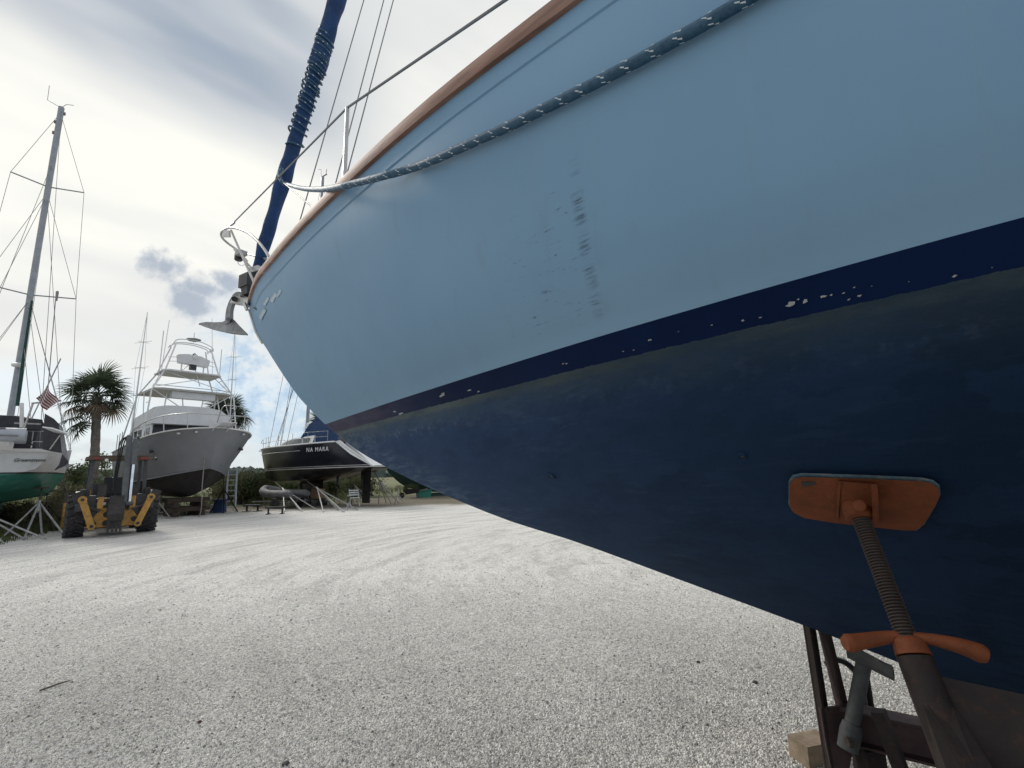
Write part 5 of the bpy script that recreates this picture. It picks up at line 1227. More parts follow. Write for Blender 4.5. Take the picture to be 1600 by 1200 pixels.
# ------------------------------------------------------------------ white and green sailboat seen from astern
def greenstone():
    c = at(-16, 710, 15.3); hd = Vector((-0.69, 0.72, 0)).normalized()
    o = thing('sailboat', 'white sailboat with green bottom, dark canvas and Greenstone lettering on its stern', 'sailboat', (c.x, c.y, 0), hd)
    bpy.context.view_layer.update(); inv = o.matrix_basis.inverted(); W_ = lambda p: o.matrix_basis @ Vector(p)
    def Q(x, y, Y): return inv @ at(x, y, Y)
    mt = band_mat('white topsides over green', [(-1, (0.028, 0.205, 0.155)), (1.99, (0.02, 0.02, 0.022)), (2.04, (0.62, 0.63, 0.64))], 0.4, 0.08, 1.5, dirt=((0.36, 0.36, 0.35), 0.4))
    hull_loft([[(-11.2, 0, 2.0), (-9, 0, 1.2), (-5, 0, .95), (-2, 0, 1.2), (-0.8, 0, 1.55), (0.0, 0, 1.92)],
               [(-11.2, 0, 2.0), (-9, .7, 1.45), (-5, 1.5, 1.22), (-2, 1.30, 1.45), (-0.8, 1.0, 1.70), (0.02, .62, 2.0)],
               [(-11.5, 0, 2.3), (-9, 1.1, 1.98), (-5, 1.85, 1.92), (-2, 1.66, 1.93), (-0.8, 1.42, 2.02), (.05, 1.08, 2.16)],
               [(-11.8, 0, 2.9), (-9, 1.35, 2.6), (-5, 1.95, 2.45), (-2, 1.78, 2.42), (-0.8, 1.58, 2.42), (.12, 1.28, 2.42)],
               [(-12.2, 0, 3.6), (-9, 1.5, 3.3), (-5, 2.0, 3.05), (-2, 1.85, 2.88), (-0.8, 1.66, 2.80), (.18, 1.36, 2.74)]], 24).build('hull', mt, o, smooth=True, angle=50)
    MB().prism([(3.0, 0, 1.4), (9.5, 0, 1.4), (8.6, 0, 0.0), (4.2, 0, 0.0)], (0, -0.14, 0), (0, 0.14, 0)).build('keel', mt, o)
    MB().prism([(0.7, 0, 1.85), (1.7, 0, 1.5), (1.7, 0, 0.5), (0.95, 0, 0.5)], (0, -0.05, 0), (0, 0.05, 0)).build('rudder', mt, o)
    MB().bar((-0.22, 1.30, 2.76), (-0.22, -1.38, 2.76), 0.07, 0.10).build('stern_rub_rail', M['offwhite'], o)
    dk = mat('lettering green', (0.02, 0.05, 0.04), 0.5)
    text_mesh('name_lettering', 'Greenstone', 0.155, dk, o, (-0.150, -0.92, 2.44), (0, -1, 0), (0.12, 0, 1), shear=0.35, extrude=0.012)
    # stern rail
    for z in (3.05, 3.4): MB().tube(spline([(1.6, -1.78, z), (0.2, -1.5, z), (-0.05, -1.2, z), (-0.1, 0, z), (-0.05, 1.2, z), (0.2, 1.5, z)], 24), 0.014, 6).build('stern_rail', M['steel'], o, smooth=True)
    for y in (-1.4, -0.9, -0.3, 0.3, 0.9, 1.4): MB().tube([(0.05, y, 2.75), (0.0, y, 3.42)], 0.014, 6).build('rail_post', M['steel'], o)
    # cockpit canvas
    cv = MB(); rows = []
    for x, w, z in ((0.5, 1.0, 3.35), (0.7, 1.05, 3.95), (1.6, 1.25, 4.05), (3.4, 1.35, 4.1), (4.4, 1.3, 3.2)):
        rows.append([(x, -w, 2.8), (x, -w * 0.97, z * 0.94), (x, -w * 0.4, z), (x, w * 0.4, z), (x, w * 0.97, z * 0.94), (x, w, 2.8)])
    cv.grid(rows); cv.add(rows[0], [tuple(range(6))]); cv.build('cockpit_enclosure', M['canvas_dark'], o, smooth=True, angle=35)
    dp = MB(); P_ = [[Q(70, 646, 15.6), Q(84, 654, 15.4), Q(92, 662, 15.3), Q(98, 668, 15.3)], [Q(68, 675, 15.4), Q(84, 682, 15.2), Q(96, 684, 15.1), Q(101, 690, 15.2)], [Q(66, 702, 15.3), Q(84, 706, 15.1), Q(97, 708, 15.05), Q(104, 712, 15.2)], [Q(84, 716, 15.25), Q(92, 722, 15.1), Q(99, 724, 15.05), Q(107, 732, 15.2)]]
    dp.grid(P_[:3]); dp.build('quarter_cover', M['canvas_dark'], o, smooth=True)
    MB().grid([[Q(92, 664, 15.1), Q(99, 670, 15.05)], [Q(95, 690, 15.0), Q(103, 694, 15.0)], [Q(97, 712, 14.98), Q(107, 720, 15.0)], [Q(100, 728, 15.0), Q(109, 735, 15.02)]]).build('cover_flap', M['canvas_grey'], o, smooth=True)
    MB().grid([[Q(97, 710, 14.96), Q(107, 722, 14.98)], [Q(92, 726, 15.0), Q(100, 729, 15.0)], [Q(85, 734, 15.05), Q(86, 735, 15.05)]]).build('cover_flap', M['canvas_dark'], o, smooth=True)
    # white board and struts
    bd = [Q(66, 668, 14.9), Q(82, 670, 14.7), Q(109, 679, 14.9), Q(88, 677, 15.3)]
    MB().prism(bd, (0, 0, 0), (0, 0, 0.035)).build('fish_board', M['white'], o)
    MB().tube([Q(78, 702, 15.0), Q(94, 680, 15.0)], 0.02, 6).build('board_strut', M['steel'], o)
    # davits
    for y in (0.35, 1.9): MB().tube(spline([(0.3, y, 2.8), (0.1, y, 3.9), (-0.4, y, 4.05), (-1.3, y, 3.95)], 18), 0.035, 8).build('davit', M['steel'], o, smooth=True)
    MB().tube([Q(37, 672, 15.2), Q(52, 629, 15.2)], 0.03, 7).build('davit_brace', M['steel'], o, smooth=True)
    MB().tube([Q(50, 630, 15.1), Q(95, 626, 15.1)], 0.028, 7).build('boarding_pole', M['galv'], o, smooth=True)
    MB().tube([Q(34, 668, 15.2), Q(34, 630, 15.2)], 0.05, 8).build('davit_post', M['offwhite'], o, smooth=True)
    # mast and rig
    mb_, mt_ = Q(19, 634, 19.9), Q(96, 168, 20.2)
    mt_.y = mb_.y = (mb_.y + mt_.y) / 2
    ax = (mt_ - mb_).normalized(); foot = mb_ - ax * 0.9
    mast = MB().tube([foot, mt_], 0.115, 12).build('mast', M['alu'], o, smooth=True)
    def mz(z): return foot + ax * ((z - foot.z) / ax.z)
    zu = (inv @ at(73, 292, 20.1)).z; zl = (inv @ at(43, 461, 20.0)).z
    tips = {}
    for z, w in ((zu, 1.22), (zl, 1.48)):
        for s in (-1, 1):
            tips[(z, s)] = mz(z) + Vector((-0.25, s * w, 0.10)); MB().tube([mz(z), tips[(z, s)]], 0.028, 6).build('spreader', M['alu'], mast)
    MB().lathe([(0.02, 0), (0.20, 0.01), (0.22, 0.10), (0.15, 0.16), (0.02, 0.18)], mz((inv @ at(27, 575, 19.9)).z) + Vector((-0.32, 0, 0)), (0, 0, 1), 14).build('radar_dome', M['offwhite'], mast, smooth=True)
    MB().tube([mt_, mt_ + Vector((0, -0.15, 0.25)), mt_ + Vector((0, -0.4, 0.35))], 0.014, 5).tube([mt_ + Vector((0, 0.1, 0)), mt_ + Vector((0, 0.5, 0.12)), mt_ + Vector((0, 0.52, 0.9))], 0.012, 5).build('wind_vane', M['wire'], mast)
    for s, z in ((1, 0.75), (-1, 0.78), (1, 0.72)): MB().lathe([(0.04, -0.07), (0.04, 0.07)], mz(mt_.z * z + 4) + Vector((0, s * 0.14, 0)), (0, 0, 1), 8).build('mast_light', M['wire'], mast)
    MB().tube([Q(27, 634, 19.4), Q(36, 565, 19.5), Q(50, 470, 19.7)], [0.06, 0.055, 0.045], 10).build('green_sail_cover', M['canvas_green'], o, smooth=True)
    wires = []
    for s in (-1, 1):
        cp = Vector((3.8, s * 1.95, 3.0))
        wires += [(mt_ - ax * 0.3, tips[(zu, s)]), (tips[(zu, s)], tips[(zl, s)]), (tips[(zl, s)], cp), (mz(zu - 0.3), tips[(zl, s)]), (mz(zl - 0.2), cp + Vector((0.5, 0, 0))), (mz(zl - 0.2), cp + Vector((-0.6, 0, 0))), (mz(zu - 0.4), Vector((2.0, s * 1.7, 3.0)))]
    wires += [(mt_, Vector((0.1, -1.1, 2.9))), (mt_ - ax * 3, Vector((0.1, 1.1, 2.9))), (mt_, Vector((12.0, 0, 3.7))), (mz(zl - 2), Vector((0.6, -0.9, 3.2))), (mz(zl - 0.5), Vector((0.4, -1.3, 2.9)))]
    for a, b in wires: MB().tube([a, b], 0.010, 5).build('stay', M['wire'], mast)
    MB().tube([Q(74, 620, 15.4), Q(88, 455, 15.4)], 0.014, 5).lathe([(0.03, 0), (0.035, 0.3), (0.02, 0.35)], Q(88, 470, 15.4), (0, 0, 1), 8).build('aerial', M['wire'], o)
    # ---- things carried on the stern: dinghy, outboard, flag
    dc = W_((-0.85, 0.78, 2.95)); dn = thing('inflatable_dinghy', 'grey inflatable dinghy hung on davits behind the white and green sailboat', 'dinghy', dc, (hd.y, -hd.x))
    Gr = mat('grey hypalon', (0.36, 0.38, 0.42), 0.55, 0, 0.08, 3); R = 0.21
    for s in (-1, 1):
        tb = MB().tube(spline([(1.55, s * 0.5, 0.22), (1.35, s * 0.5, 0.22), (-0.6, s * 0.5, 0.22), (-1.2, s * 0.36, 0.28), (-1.45, 0.0, 0.34)], 30), [0.05, 0.13, 0.18] + [R] * 27, 12).build('tube', Gr, dn, smooth=True)
        MB().tube(spline([(1.4, s * 0.715, 0.18), (-0.6, s * 0.715, 0.18), (-1.3, s * 0.55, 0.24)], 16), 0.03, 6).build('rub_strake', M['canvas_grey'], tb, smooth=True)
        for x in (-0.1, 0.9): MB().box((x, s * 0.60, 0.405), (0.42, 0.12, 0.02)).build('grab_handle', M['canvas_grey'], tb)
    MB().grid([[(1.3, -0.5, 0.12), (-0.7, -0.5, 0.12), (-1.3, -0.1, 0.25)], [(1.3, 0, -0.22), (-0.7, 0, -0.18), (-1.42, 0, 0.25)], [(1.3, 0.5, 0.12), (-0.7, 0.5, 0.12), (-1.3, 0.1, 0.25)]]).build('floor_hull', M['white'], dn, smooth=True)
    MB().box((1.2, 0, 0.12), (0.05, 0.8, 0.4)).build('transom', M['white'], dn)
    ob = W_((-0.12, -0.72, 3.35)); ot = thing('outboard_motor', 'black outboard motor clamped to the stern rail of the white and green sailboat', 'outboard motor', ob, (hd.y, -hd.x))
    cw = MB(); cw.prism([(-0.36, 0, 0.12), (-0.30, 0, 0.36), (0.0, 0, 0.46), (0.36, 0, 0.42), (0.42, 0, 0.22), (0.36, 0, 0.08)], (0, -0.16, 0), (0, 0.16, 0)); cw.build('cowling', M['black'], ot)
    MB().box((0.03, -0.165, 0.27), (0.62, 0.012, 0.05)).build('cowl_stripe', M['galv'], ot)
    MB().box((-0.05, 0, -0.02), (0.14, 0.12, 0.5)).build('leg', M['black'], ot); MB().box((0.02, 0, -0.30), (0.34, 0.06, 0.06)).build('cavitation_plate', M['black'], ot)
    MB().lathe([(0.03, 0), (0.05, 0.05), (0.04, 0.2), (0.01, 0.24)], (0.02, 0, -0.40), (1, 0, 0), 10).build('gear_case', M['black'], ot)
    for k in range(3): MB().box((0.20, 0.07 * math.cos(k * 2.1), -0.40 + 0.07 * math.sin(k * 2.1)), (0.02, 0.10, 0.07)).build('propeller_blade', M['white'], ot)
    fp, ft = at(49, 655, 14.9), at(95, 560, 14.9); fl = thing('flag', 'red and white striped flag drooping from a slanted staff on the sailboat stern', 'flag', fp)
    lc = local(fl); MB().tube([lc(fp), lc(ft)], 0.018, 6).build('staff', M['galv'], fl, smooth=True)
    rdm = mat('faded red cloth', (0.20, 0.025, 0.035), 0.9); whm = mat('white cloth', (0.55, 0.53, 0.52), 0.9); bl = mat('flag blue cloth', (0.02, 0.025, 0.08), 0.9)
    # cloth: u along the hoist edge on the staff, v across the drooping fly
    n = 13; uv = []
    A, B_ = (56, 622), (73, 604); C_, D_ = (72, 642), (91, 624)
    for i in range(n + 1):
        u = i / n; row = []
        for j in range(11):
            v = j / 10; x = (A[0] + (B_[0] - A[0]) * u) * (1 - v) + (C_[0] + (D_[0] - C_[0]) * u) * v; y = (A[1] + (B_[1] - A[1]) * u) * (1 - v) + (C_[1] + (D_[1] - C_[1]) * u) * v
            row.append(lc(at(x + 2.0 * math.sin(v * 7 + u * 2), y + 1.2 * math.sin(u * 5 + v * 4), 14.9 + 0.10 * math.sin(v * 8 + u * 3))))
        uv.append(row)
    for i in range(n): MB().grid([uv[i], uv[i + 1]]).build('stripe', (rdm if i % 2 == 0 else whm), fl, smooth=True)
    boat_stand((52, 840), W_((1.3, -1.30, 1.55)), 'grey pipe boat stand under the starboard quarter of the green bottom', spread=0.75, r=0.03)
    boat_stand((70, 833), W_((3.4, -1.45, 1.40)), 'dark pipe boat stand further forward under the green bottom', spread=0.7, r=0.03, mat_='brown')
    boat_stand((22, 846), W_((1.3, 1.0, 1.52)), 'grey pipe boat stand on the port side of the green bottom', spread=0.7, r=0.028)
greenstone()

# ------------------------------------------------------------------ vegetation
def leaf_mat(name, col, tr=0.25):
    m, t, b, co = principled(name)
    oi = t.new('ShaderNodeObjectInfo').outputs['Random']
    n = t.noise(co, 1.2, 3, 0.6); n2 = t.noise(co, 9, 2, 0.6)
    c = t.mix(t.smooth(n, 0.3, 0.7), tuple(x * 0.65 for x in col), tuple(x * 1.35 for x in col))
    c = t.mix(t.smooth(n2, 0.55, 0.8, 0, 0.5), c, (col[0] * 2.0, col[1] * 1.35, col[2] * 1.1))
    t.l.new(c, b.inputs['Base Color']); b.inputs['Roughness'].default_value = 0.6; b.inputs['Specular IOR Level'].default_value = 0.3
    tb = t.new('ShaderNodeBsdfTranslucent'); t.l.new(c, tb.inputs[0]); mx = t.new('ShaderNodeMixShader'); mx.inputs[0].default_value = tr
    out = t.n['Material Output']; t.l.new(b.outputs[0], mx.inputs[1]); t.l.new(tb.outputs[0], mx.inputs[2]); t.l.new(mx.outputs[0], out.inputs[0]); return m
PALM = leaf_mat('palmetto leaf', (0.055, 0.075, 0.045)); DEAD = leaf_mat('dead palm leaf', (0.13, 0.10, 0.07))
BUSH = leaf_mat('wax myrtle leaf', (0.085, 0.112, 0.045)); BUSH2 = leaf_mat('olive shrub leaf', (0.120, 0.122, 0.062)); DRY = leaf_mat('dry brush', (0.10, 0.085, 0.06), 0.1)
BARK = mat('palm trunk fibre', (0.16, 0.14, 0.12), 0.95, 0, 0.3, 6, 0.7, 25); TWIG = mat('grey twigs', (0.11, 0.095, 0.08), 0.9)

def frond_mesh(seed, dead=False):
    rng = random.Random(seed); mb = MB(); pl = rng.uniform(0.65, 0.9); R = rng.uniform(0.72, 0.9)
    mb.tube(spline([(0, 0, 0), (pl * 0.5, 0, 0.05), (pl, 0, 0.02)], 5), [0.022, 0.016, 0.013, 0.012, 0.010], 4)
    n = 26
    for k in range(n):
        a = R_(-135 + 270 * k / (n - 1)) + rng.uniform(-.03, .03); L = R * (0.72 + 0.28 * math.cos(a * 0.55)) * rng.uniform(0.9, 1.08)
        dr = Vector((math.cos(a), math.sin(a), 0)); sd = Vector((-math.sin(a), math.cos(a), 0)); droop = rng.uniform(0.15, 0.40) + (0.35 if dead else 0) + 0.15 * abs(a)
        w = 0.030; prev = None
        base = Vector((pl, 0, 0.02))
        for i, (s, ww) in enumerate(((0.02, 0.5), (0.45, 1.0), (0.75, 0.75), (1.0, 0.08))):
            z = 0.16 * s * abs(math.sin(a)) - droop * s ** 2.4 * L
            c = base + dr * (L * s * (1 - 0.12 * s * droop)) + Vector((0, 0, z)); cur = (c - sd * w * ww + Vector((0, 0, 0.012 * ww)), c, c + sd * w * ww + Vector((0, 0, 0.012 * ww)))
            if prev: mb.add([prev[0], prev[1], prev[2], cur[0], cur[1], cur[2]], [(0, 1, 4, 3), (1, 2, 5, 4)])
            prev = cur
    return mb.mesh('frond', DEAD if dead else PALM, weld=False)
FR = [frond_mesh(i) for i in range(4)]; FRD = [frond_mesh(20 + i, True) for i in range(2)]
def palm(base, top, label, n=44, scale=1.0, seed=1, skirt=()):
    rng = random.Random(seed); o = thing('palm_tree', label, 'palm tree', (base.x, base.y, 0)); lc = local(o); t = lc(top)
    pts = spline([(0, 0, -0.1), (t.x * 0.25, t.y * 0.25, t.z * 0.35), (t.x * 0.7, t.y * 0.7, t.z * 0.75), t], 30)
    MB().tube(pts, [(0.24 - 0.05 * min(1, i / 8) + 0.012 * math.sin(i * 2.4)) * scale for i in range(30)], 12).build('trunk', BARK, o, smooth=True)
    boots = MB()
    for k in range(30):
        a = k * 2.4; p = Vector(t) - Vector((0, 0, 0.05 + 0.02 * k)); boots.bar(p, p + Vector((math.cos(a) * 0.26, math.sin(a) * 0.26, 0.22)), 0.06, 0.03)
    boots.build('leaf_boots', BARK, o)
    for k in range(n):
        g = k / n; el = R_(82 - 128 * g ** 0.85 + rng.uniform(-9, 9)); az = k * 2.39996 + rng.uniform(-.3, .3)
        dead = k > n - 6
        f = link('frond', rng.choice(FRD if dead else FR), o); f.location = Vector(t) + Vector((0, 0, 0.25 - 0.35 * g)); s = scale * rng.uniform(0.85, 1.1); f.scale = (s, s, s)
        f.rotation_euler = Matrix.Rotation(az, 3, 'Z').to_euler() if False else (Matrix.Rotation(az, 3, 'Z') @ Matrix.Rotation(-el, 3, 'Y') @ Matrix.Rotation(rng.uniform(-.5, .5), 3, 'X')).to_euler()
    for az, el, dz in skirt:
        f = link('frond', FR[0], o); f.location = Vector(t) + Vector((0, 0, dz)); f.scale = (scale, scale, scale)
        f.rotation_euler = (Matrix.Rotation(az, 3, 'Z') @ Matrix.Rotation(-el, 3, 'Y')).to_euler()
c = at(152, 622, 28.0); palm(Vector((at(147, 760, 28).x, 28.0, 0)), c, 'sabal palm with full fan crown standing beside the backhoe', 36, 1.15, 3, skirt=((3.9, R_(-25), -0.85), (4.1, R_(-42), -0.95), (3.6, R_(-50), -0.9), (3.85, R_(-60), -1.0)))
c = at(352, 655, 37.0); palm(Vector((c.x - 0.3, 37.0, 0)), c, 'sabal palm half hidden behind the grey fishing boat', 40, 1.25, 8)
c = at(506, 672, 45.0); palm(Vector((c.x, 45.0, 0)), c, 'sabal palm mostly hidden behind the navy sailboat', 34, 1.2, 13)

def bush_mesh(seed, m_, rx=1.0, rz=1.0, n=1500, leaf=0.055, twigs=10):
    rng = random.Random(seed); mb = MB()
    lobes = [(Vector((rng.uniform(-.7, .7) * rx, rng.uniform(-.5, .5) * rx, rng.uniform(.35, .85) * rz)), rng.uniform(.28, .55)) for _ in range(9)]
    for k in range(n):
        c, r = rng.choice(lobes); d = Vector((rng.gauss(0, 1), rng.gauss(0, 1), rng.gauss(0, 1))).normalized() * r * (rng.random() ** 0.4)
        p = c + d
        if p.z < 0.02: p.z = rng.random() * 0.3
        s = leaf * rng.uniform(0.6, 1.5); u = Vector((rng.gauss(0, 1), rng.gauss(0, 1), rng.gauss(0, 1))).normalized(); v = u.orthogonal().normalized()
        mb.add([p - u * s, p + v * s * 0.5, p + u * s, p - v * s * 0.5], [(0, 1, 2, 3)])
    tw = MB()
    for k in range(twigs):
        c, r = lobes[k % len(lobes)]; tw.tube([(rng.uniform(-.15, .15), rng.uniform(-.15, .15), -0.02), (c.x * .5, c.y * .5, c.z * .6), (c.x + rng.uniform(-.3, .3), c.y + rng.uniform(-.3, .3), c.z + r * rng.uniform(.3, 1.1))], [0.02, 0.013, 0.005], 4)
    return mb.mesh('foliage', m_, weld=False), tw.mesh('stems', TWIG)
BM = [bush_mesh(1, BUSH), bush_mesh(2, BUSH), bush_mesh(3, BUSH2), bush_mesh(4, BUSH2, n=1100)]
DM = [bush_mesh(11, DRY, n=420, leaf=0.05, twigs=26), bush_mesh(12, DRY, n=300, leaf=0.05, twigs=30)]
rng = random.Random(21); PLACED = []
def bush(p, s, sz, meshes, label, group):
    o = thing('shrub', label, 'shrub', (p.x, p.y, 0), (math.cos(rng.random() * 6), math.sin(rng.random() * 6)), group); f, t = rng.choice(meshes)
    for me, nm in ((f, 'foliage'), (t, 'stems')):
        q = link(nm, me, o); q.scale = (s, s, sz)
    return o
# hedge of shrubs along the yard's far edge
for k in range(15):
    x = 352 + 62 * k / 14; p = at(x, 760, 33.5 + rng.uniform(-1.0, 2.5)); bush(p, rng.uniform(1.0, 1.5), rng.uniform(1.3, 2.0), BM, 'green shrub in the hedge between the fishing boat and the navy sailboat', 'shrubs between the fishing boat and the navy sailboat')
for k in range(12):
    x = 430 + 150 * k / 11; p = at(x, 760, 40 + rng.uniform(-1.5, 3)); bush(p, rng.uniform(1.2, 1.7), rng.uniform(1.5, 2.2), BM, 'green shrub growing behind the navy sailboat', 'shrubs behind the navy sailboat')
for k in range(12):
    x = 100 + 150 * k / 11; p = at(x, 760, 27 + rng.uniform(-1.0, 4)); bush(p, rng.uniform(0.9, 1.5), rng.uniform(0.9, 1.7), BM + DM, 'olive shrub on the marsh edge behind the backhoe', 'shrubs behind the backhoe')
for k in range(12):
    x = 2 + 110 * k / 11; p = at(x, 790, 20.5 + rng.uniform(-1.5, 2.5)); bush(p, rng.uniform(0.8, 1.2), rng.uniform(0.6, 1.0), DM + BM[2:3], 'dry brown brush on the verge behind the green bottomed sailboat', 'brush behind the green bottomed sailboat')
# sparse young trees on the marsh edge
def young_tree(p, h, label, seed):
    r = random.Random(seed); o = thing('young_tree', label, 'tree', (p.x, p.y, 0)); tr = MB(); lv = MB()
    def grow(a, d, L, rad, lvl):
        e = a + d * L; tr.tube([a, a.lerp(e, 0.5) + Vector((r.uniform(-.05, .05), r.uniform(-.05, .05), 0)) * L, e], [rad, rad * .8, rad * .6], 5)
        if lvl == 0:
            for _ in range(34):
                c = e + Vector((r.gauss(0, .17), r.gauss(0, .17), r.gauss(0, .13))); s = r.uniform(.04, .09); u = Vector((r.gauss(0, 1), r.gauss(0, 1), r.gauss(0, 1))).normalized(); v = u.orthogonal().normalized(); lv.add([c - u * s, c + v * s * .5, c + u * s, c - v * s * .5], [(0, 1, 2, 3)])
            return
        for _ in range(3): grow(a.lerp(e, r.uniform(.5, 1)), (d + Vector((r.gauss(0, .5), r.gauss(0, .5), r.uniform(-.1, .3)))).normalized(), L * r.uniform(.5, .75), rad * .6, lvl - 1)
    grow(Vector((0, 0, -0.05)), Vector((r.uniform(-.1, .1), 0, 1)).normalized(), h * 0.45, 0.05, 3)
    tr.build('trunk', TWIG, o); lv.build('crown', BUSH, o, weld=False)
young_tree(at(112, 760, 25), 3.0, 'sparse young tree between the green bottomed sailboat and the palm', 1)
young_tree(at(172, 760, 33), 4.0, 'bushy young tree seen through the backhoe canopy', 5)
young_tree(at(183, 760, 36), 4.4, 'taller young tree beside the grey fishing boat stern', 7)
def branch():
    p = gnd(103, 832); p = at(108, 800, 19); o = thing('bare_branch', 'leafless dark branch sticking up beside the backhoe', 'branch', (p.x, p.y, 0)); lc = local(o)
    pts = [at(109, 815, 19), at(106, 775, 19), at(101, 760, 19), at(88, 742, 19)]; MB().tube(spline([lc(q) for q in pts], 20), [0.05 - 0.002 * i for i in range(20)], 6).build('limb', TWIG, o, smooth=True)
    for a, b, c_ in (((105, 770), (118, 762), (128, 764)), ((103, 765), (92, 768), (80, 764)), ((106, 785), (96, 782), (84, 788)), ((95, 750), (86, 752), (78, 748))): MB().tube(spline([lc(at(*q, 19)) for q in (a, b, c_)], 8), [0.025 - 0.002 * i for i in range(8)], 5).build('twig', TWIG, o)
branch()

# ------------------------------------------------------------------ marsh, verge grass, far woods
def marsh():
    m, t, b, co = principled('marsh'); x, y, z = t.sep(co)
    n = t.noise(t.comb(t.math('MULTIPLY', x, 0.05), t.math('MULTIPLY', y, 0.05), 0), 1.0, 5, 0.6); n2 = t.noise(co, 0.6, 5, 0.65)
    c = t.mix(t.smooth(n, 0.35, 0.65), (0.10, 0.115, 0.045), (0.17, 0.16, 0.08)); c = t.mix(t.smooth(n2, 0.4, 0.7, 0, 0.6), c, (0.08, 0.09, 0.035))
    t.l.new(c, b.inputs['Base Color']); b.inputs['Roughness'].default_value = 0.95
    bump(t, b, n2, 0.8, 0.2)
    e = [(-60, 9), (-19.5, 16.5), (-21, 20.5), (-22, 25), (-17, 29.5), (-13, 36), (-4, 42), (6, 60), (40, 75), (900, 200)]
    mb = MB(); mb.grid([[(x, y, 0.02) for x, y in e], [(x * 8 - 400, 900, 0.02) for x, y in e]])
    o = mb.build('marsh', m); o['kind'] = 'structure'
marsh()
def grass():
    r = random.Random(31); mb = MB(); g = leaf_mat('verge grass', (0.075, 0.095, 0.035))
    def tuft(p, h, n):
        for _ in range(n):
            a = r.random() * 6.28; q = p + Vector((r.gauss(0, .10), r.gauss(0, .10), 0)); hh = h * r.uniform(.5, 1.2); ln = r.uniform(.1, .5) * hh; w = 0.012
            d = Vector((math.cos(a), math.sin(a), 0)); s = Vector((-d.y, d.x, 0)) * w; m_ = q + d * ln * .4 + Vector((0, 0, hh * .6)); e = q + d * ln + Vector((0, 0, hh)); mb.add([q - s, q + s, m_ + s * .7, m_ - s * .7, e], [(0, 1, 2, 3), (3, 2, 4)])
    for _ in range(1500):
        x = r.uniform(-30, 105); f = r.random(); p = gnd(x, 826 - 0.0 * x + 26 * (1 - x / 105) * r.random() - 26 * f); 
        if p.y > 26 or p.y < 12: continue
        tuft(Vector((p.x, p.y, 0)), r.uniform(.06, .22) * (1 + f), 7)
    for _ in range(2600):
        x = r.uniform(-20, 640); Y = r.uniform(29, 60) if x > 330 else r.uniform(24, 60); p = at(x, 760, Y)
        if x > 560 and Y < 42: continue
        tuft(Vector((p.x, p.y, 0)), r.uniform(.3, .7), 6)
    o = mb.build('grass', g, weld=False); tag(o, 'rough green grass on the verge and marsh edge', 'grass', kind='stuff')
grass()
def woods():
    r = random.Random(41); mb = MB(); m_ = mat('far tree line', (0.070, 0.092, 0.075), 0.95, 0, 0.35, 0.05, 0)
    for k in range(420):
        az = R_(-62 + 75 * k / 420 + r.uniform(-.2, .2)); D = r.uniform(420, 520); h = r.uniform(5, 9) * (1.0 + 0.5 * math.sin(k * 0.045) ** 2); w = r.uniform(5, 9); c = Vector((math.sin(az) * D, math.cos(az) * D, 0)); prof = []
        vs = []; 
        for i in range(4):
            for j in range(7):
                a = j / 7 * 6.28; rr = w * (1.0, 1.05, 0.7, 0.15)[i] * r.uniform(.75, 1.2); vs.append(c + Vector((math.cos(a) * rr, math.sin(a) * rr, h * (0, .45, .8, 1.0)[i] * r.uniform(.9, 1.1))))
        mb.add(vs, [(i * 7 + j, i * 7 + (j + 1) % 7, (i + 1) * 7 + (j + 1) % 7, (i + 1) * 7 + j) for i in range(3) for j in range(7)] + [tuple(range(21, 28))])
    o = mb.build('far_woods', m_, weld=False); tag(o, 'low dark tree line far beyond the marsh', 'woods', kind='stuff')
woods()

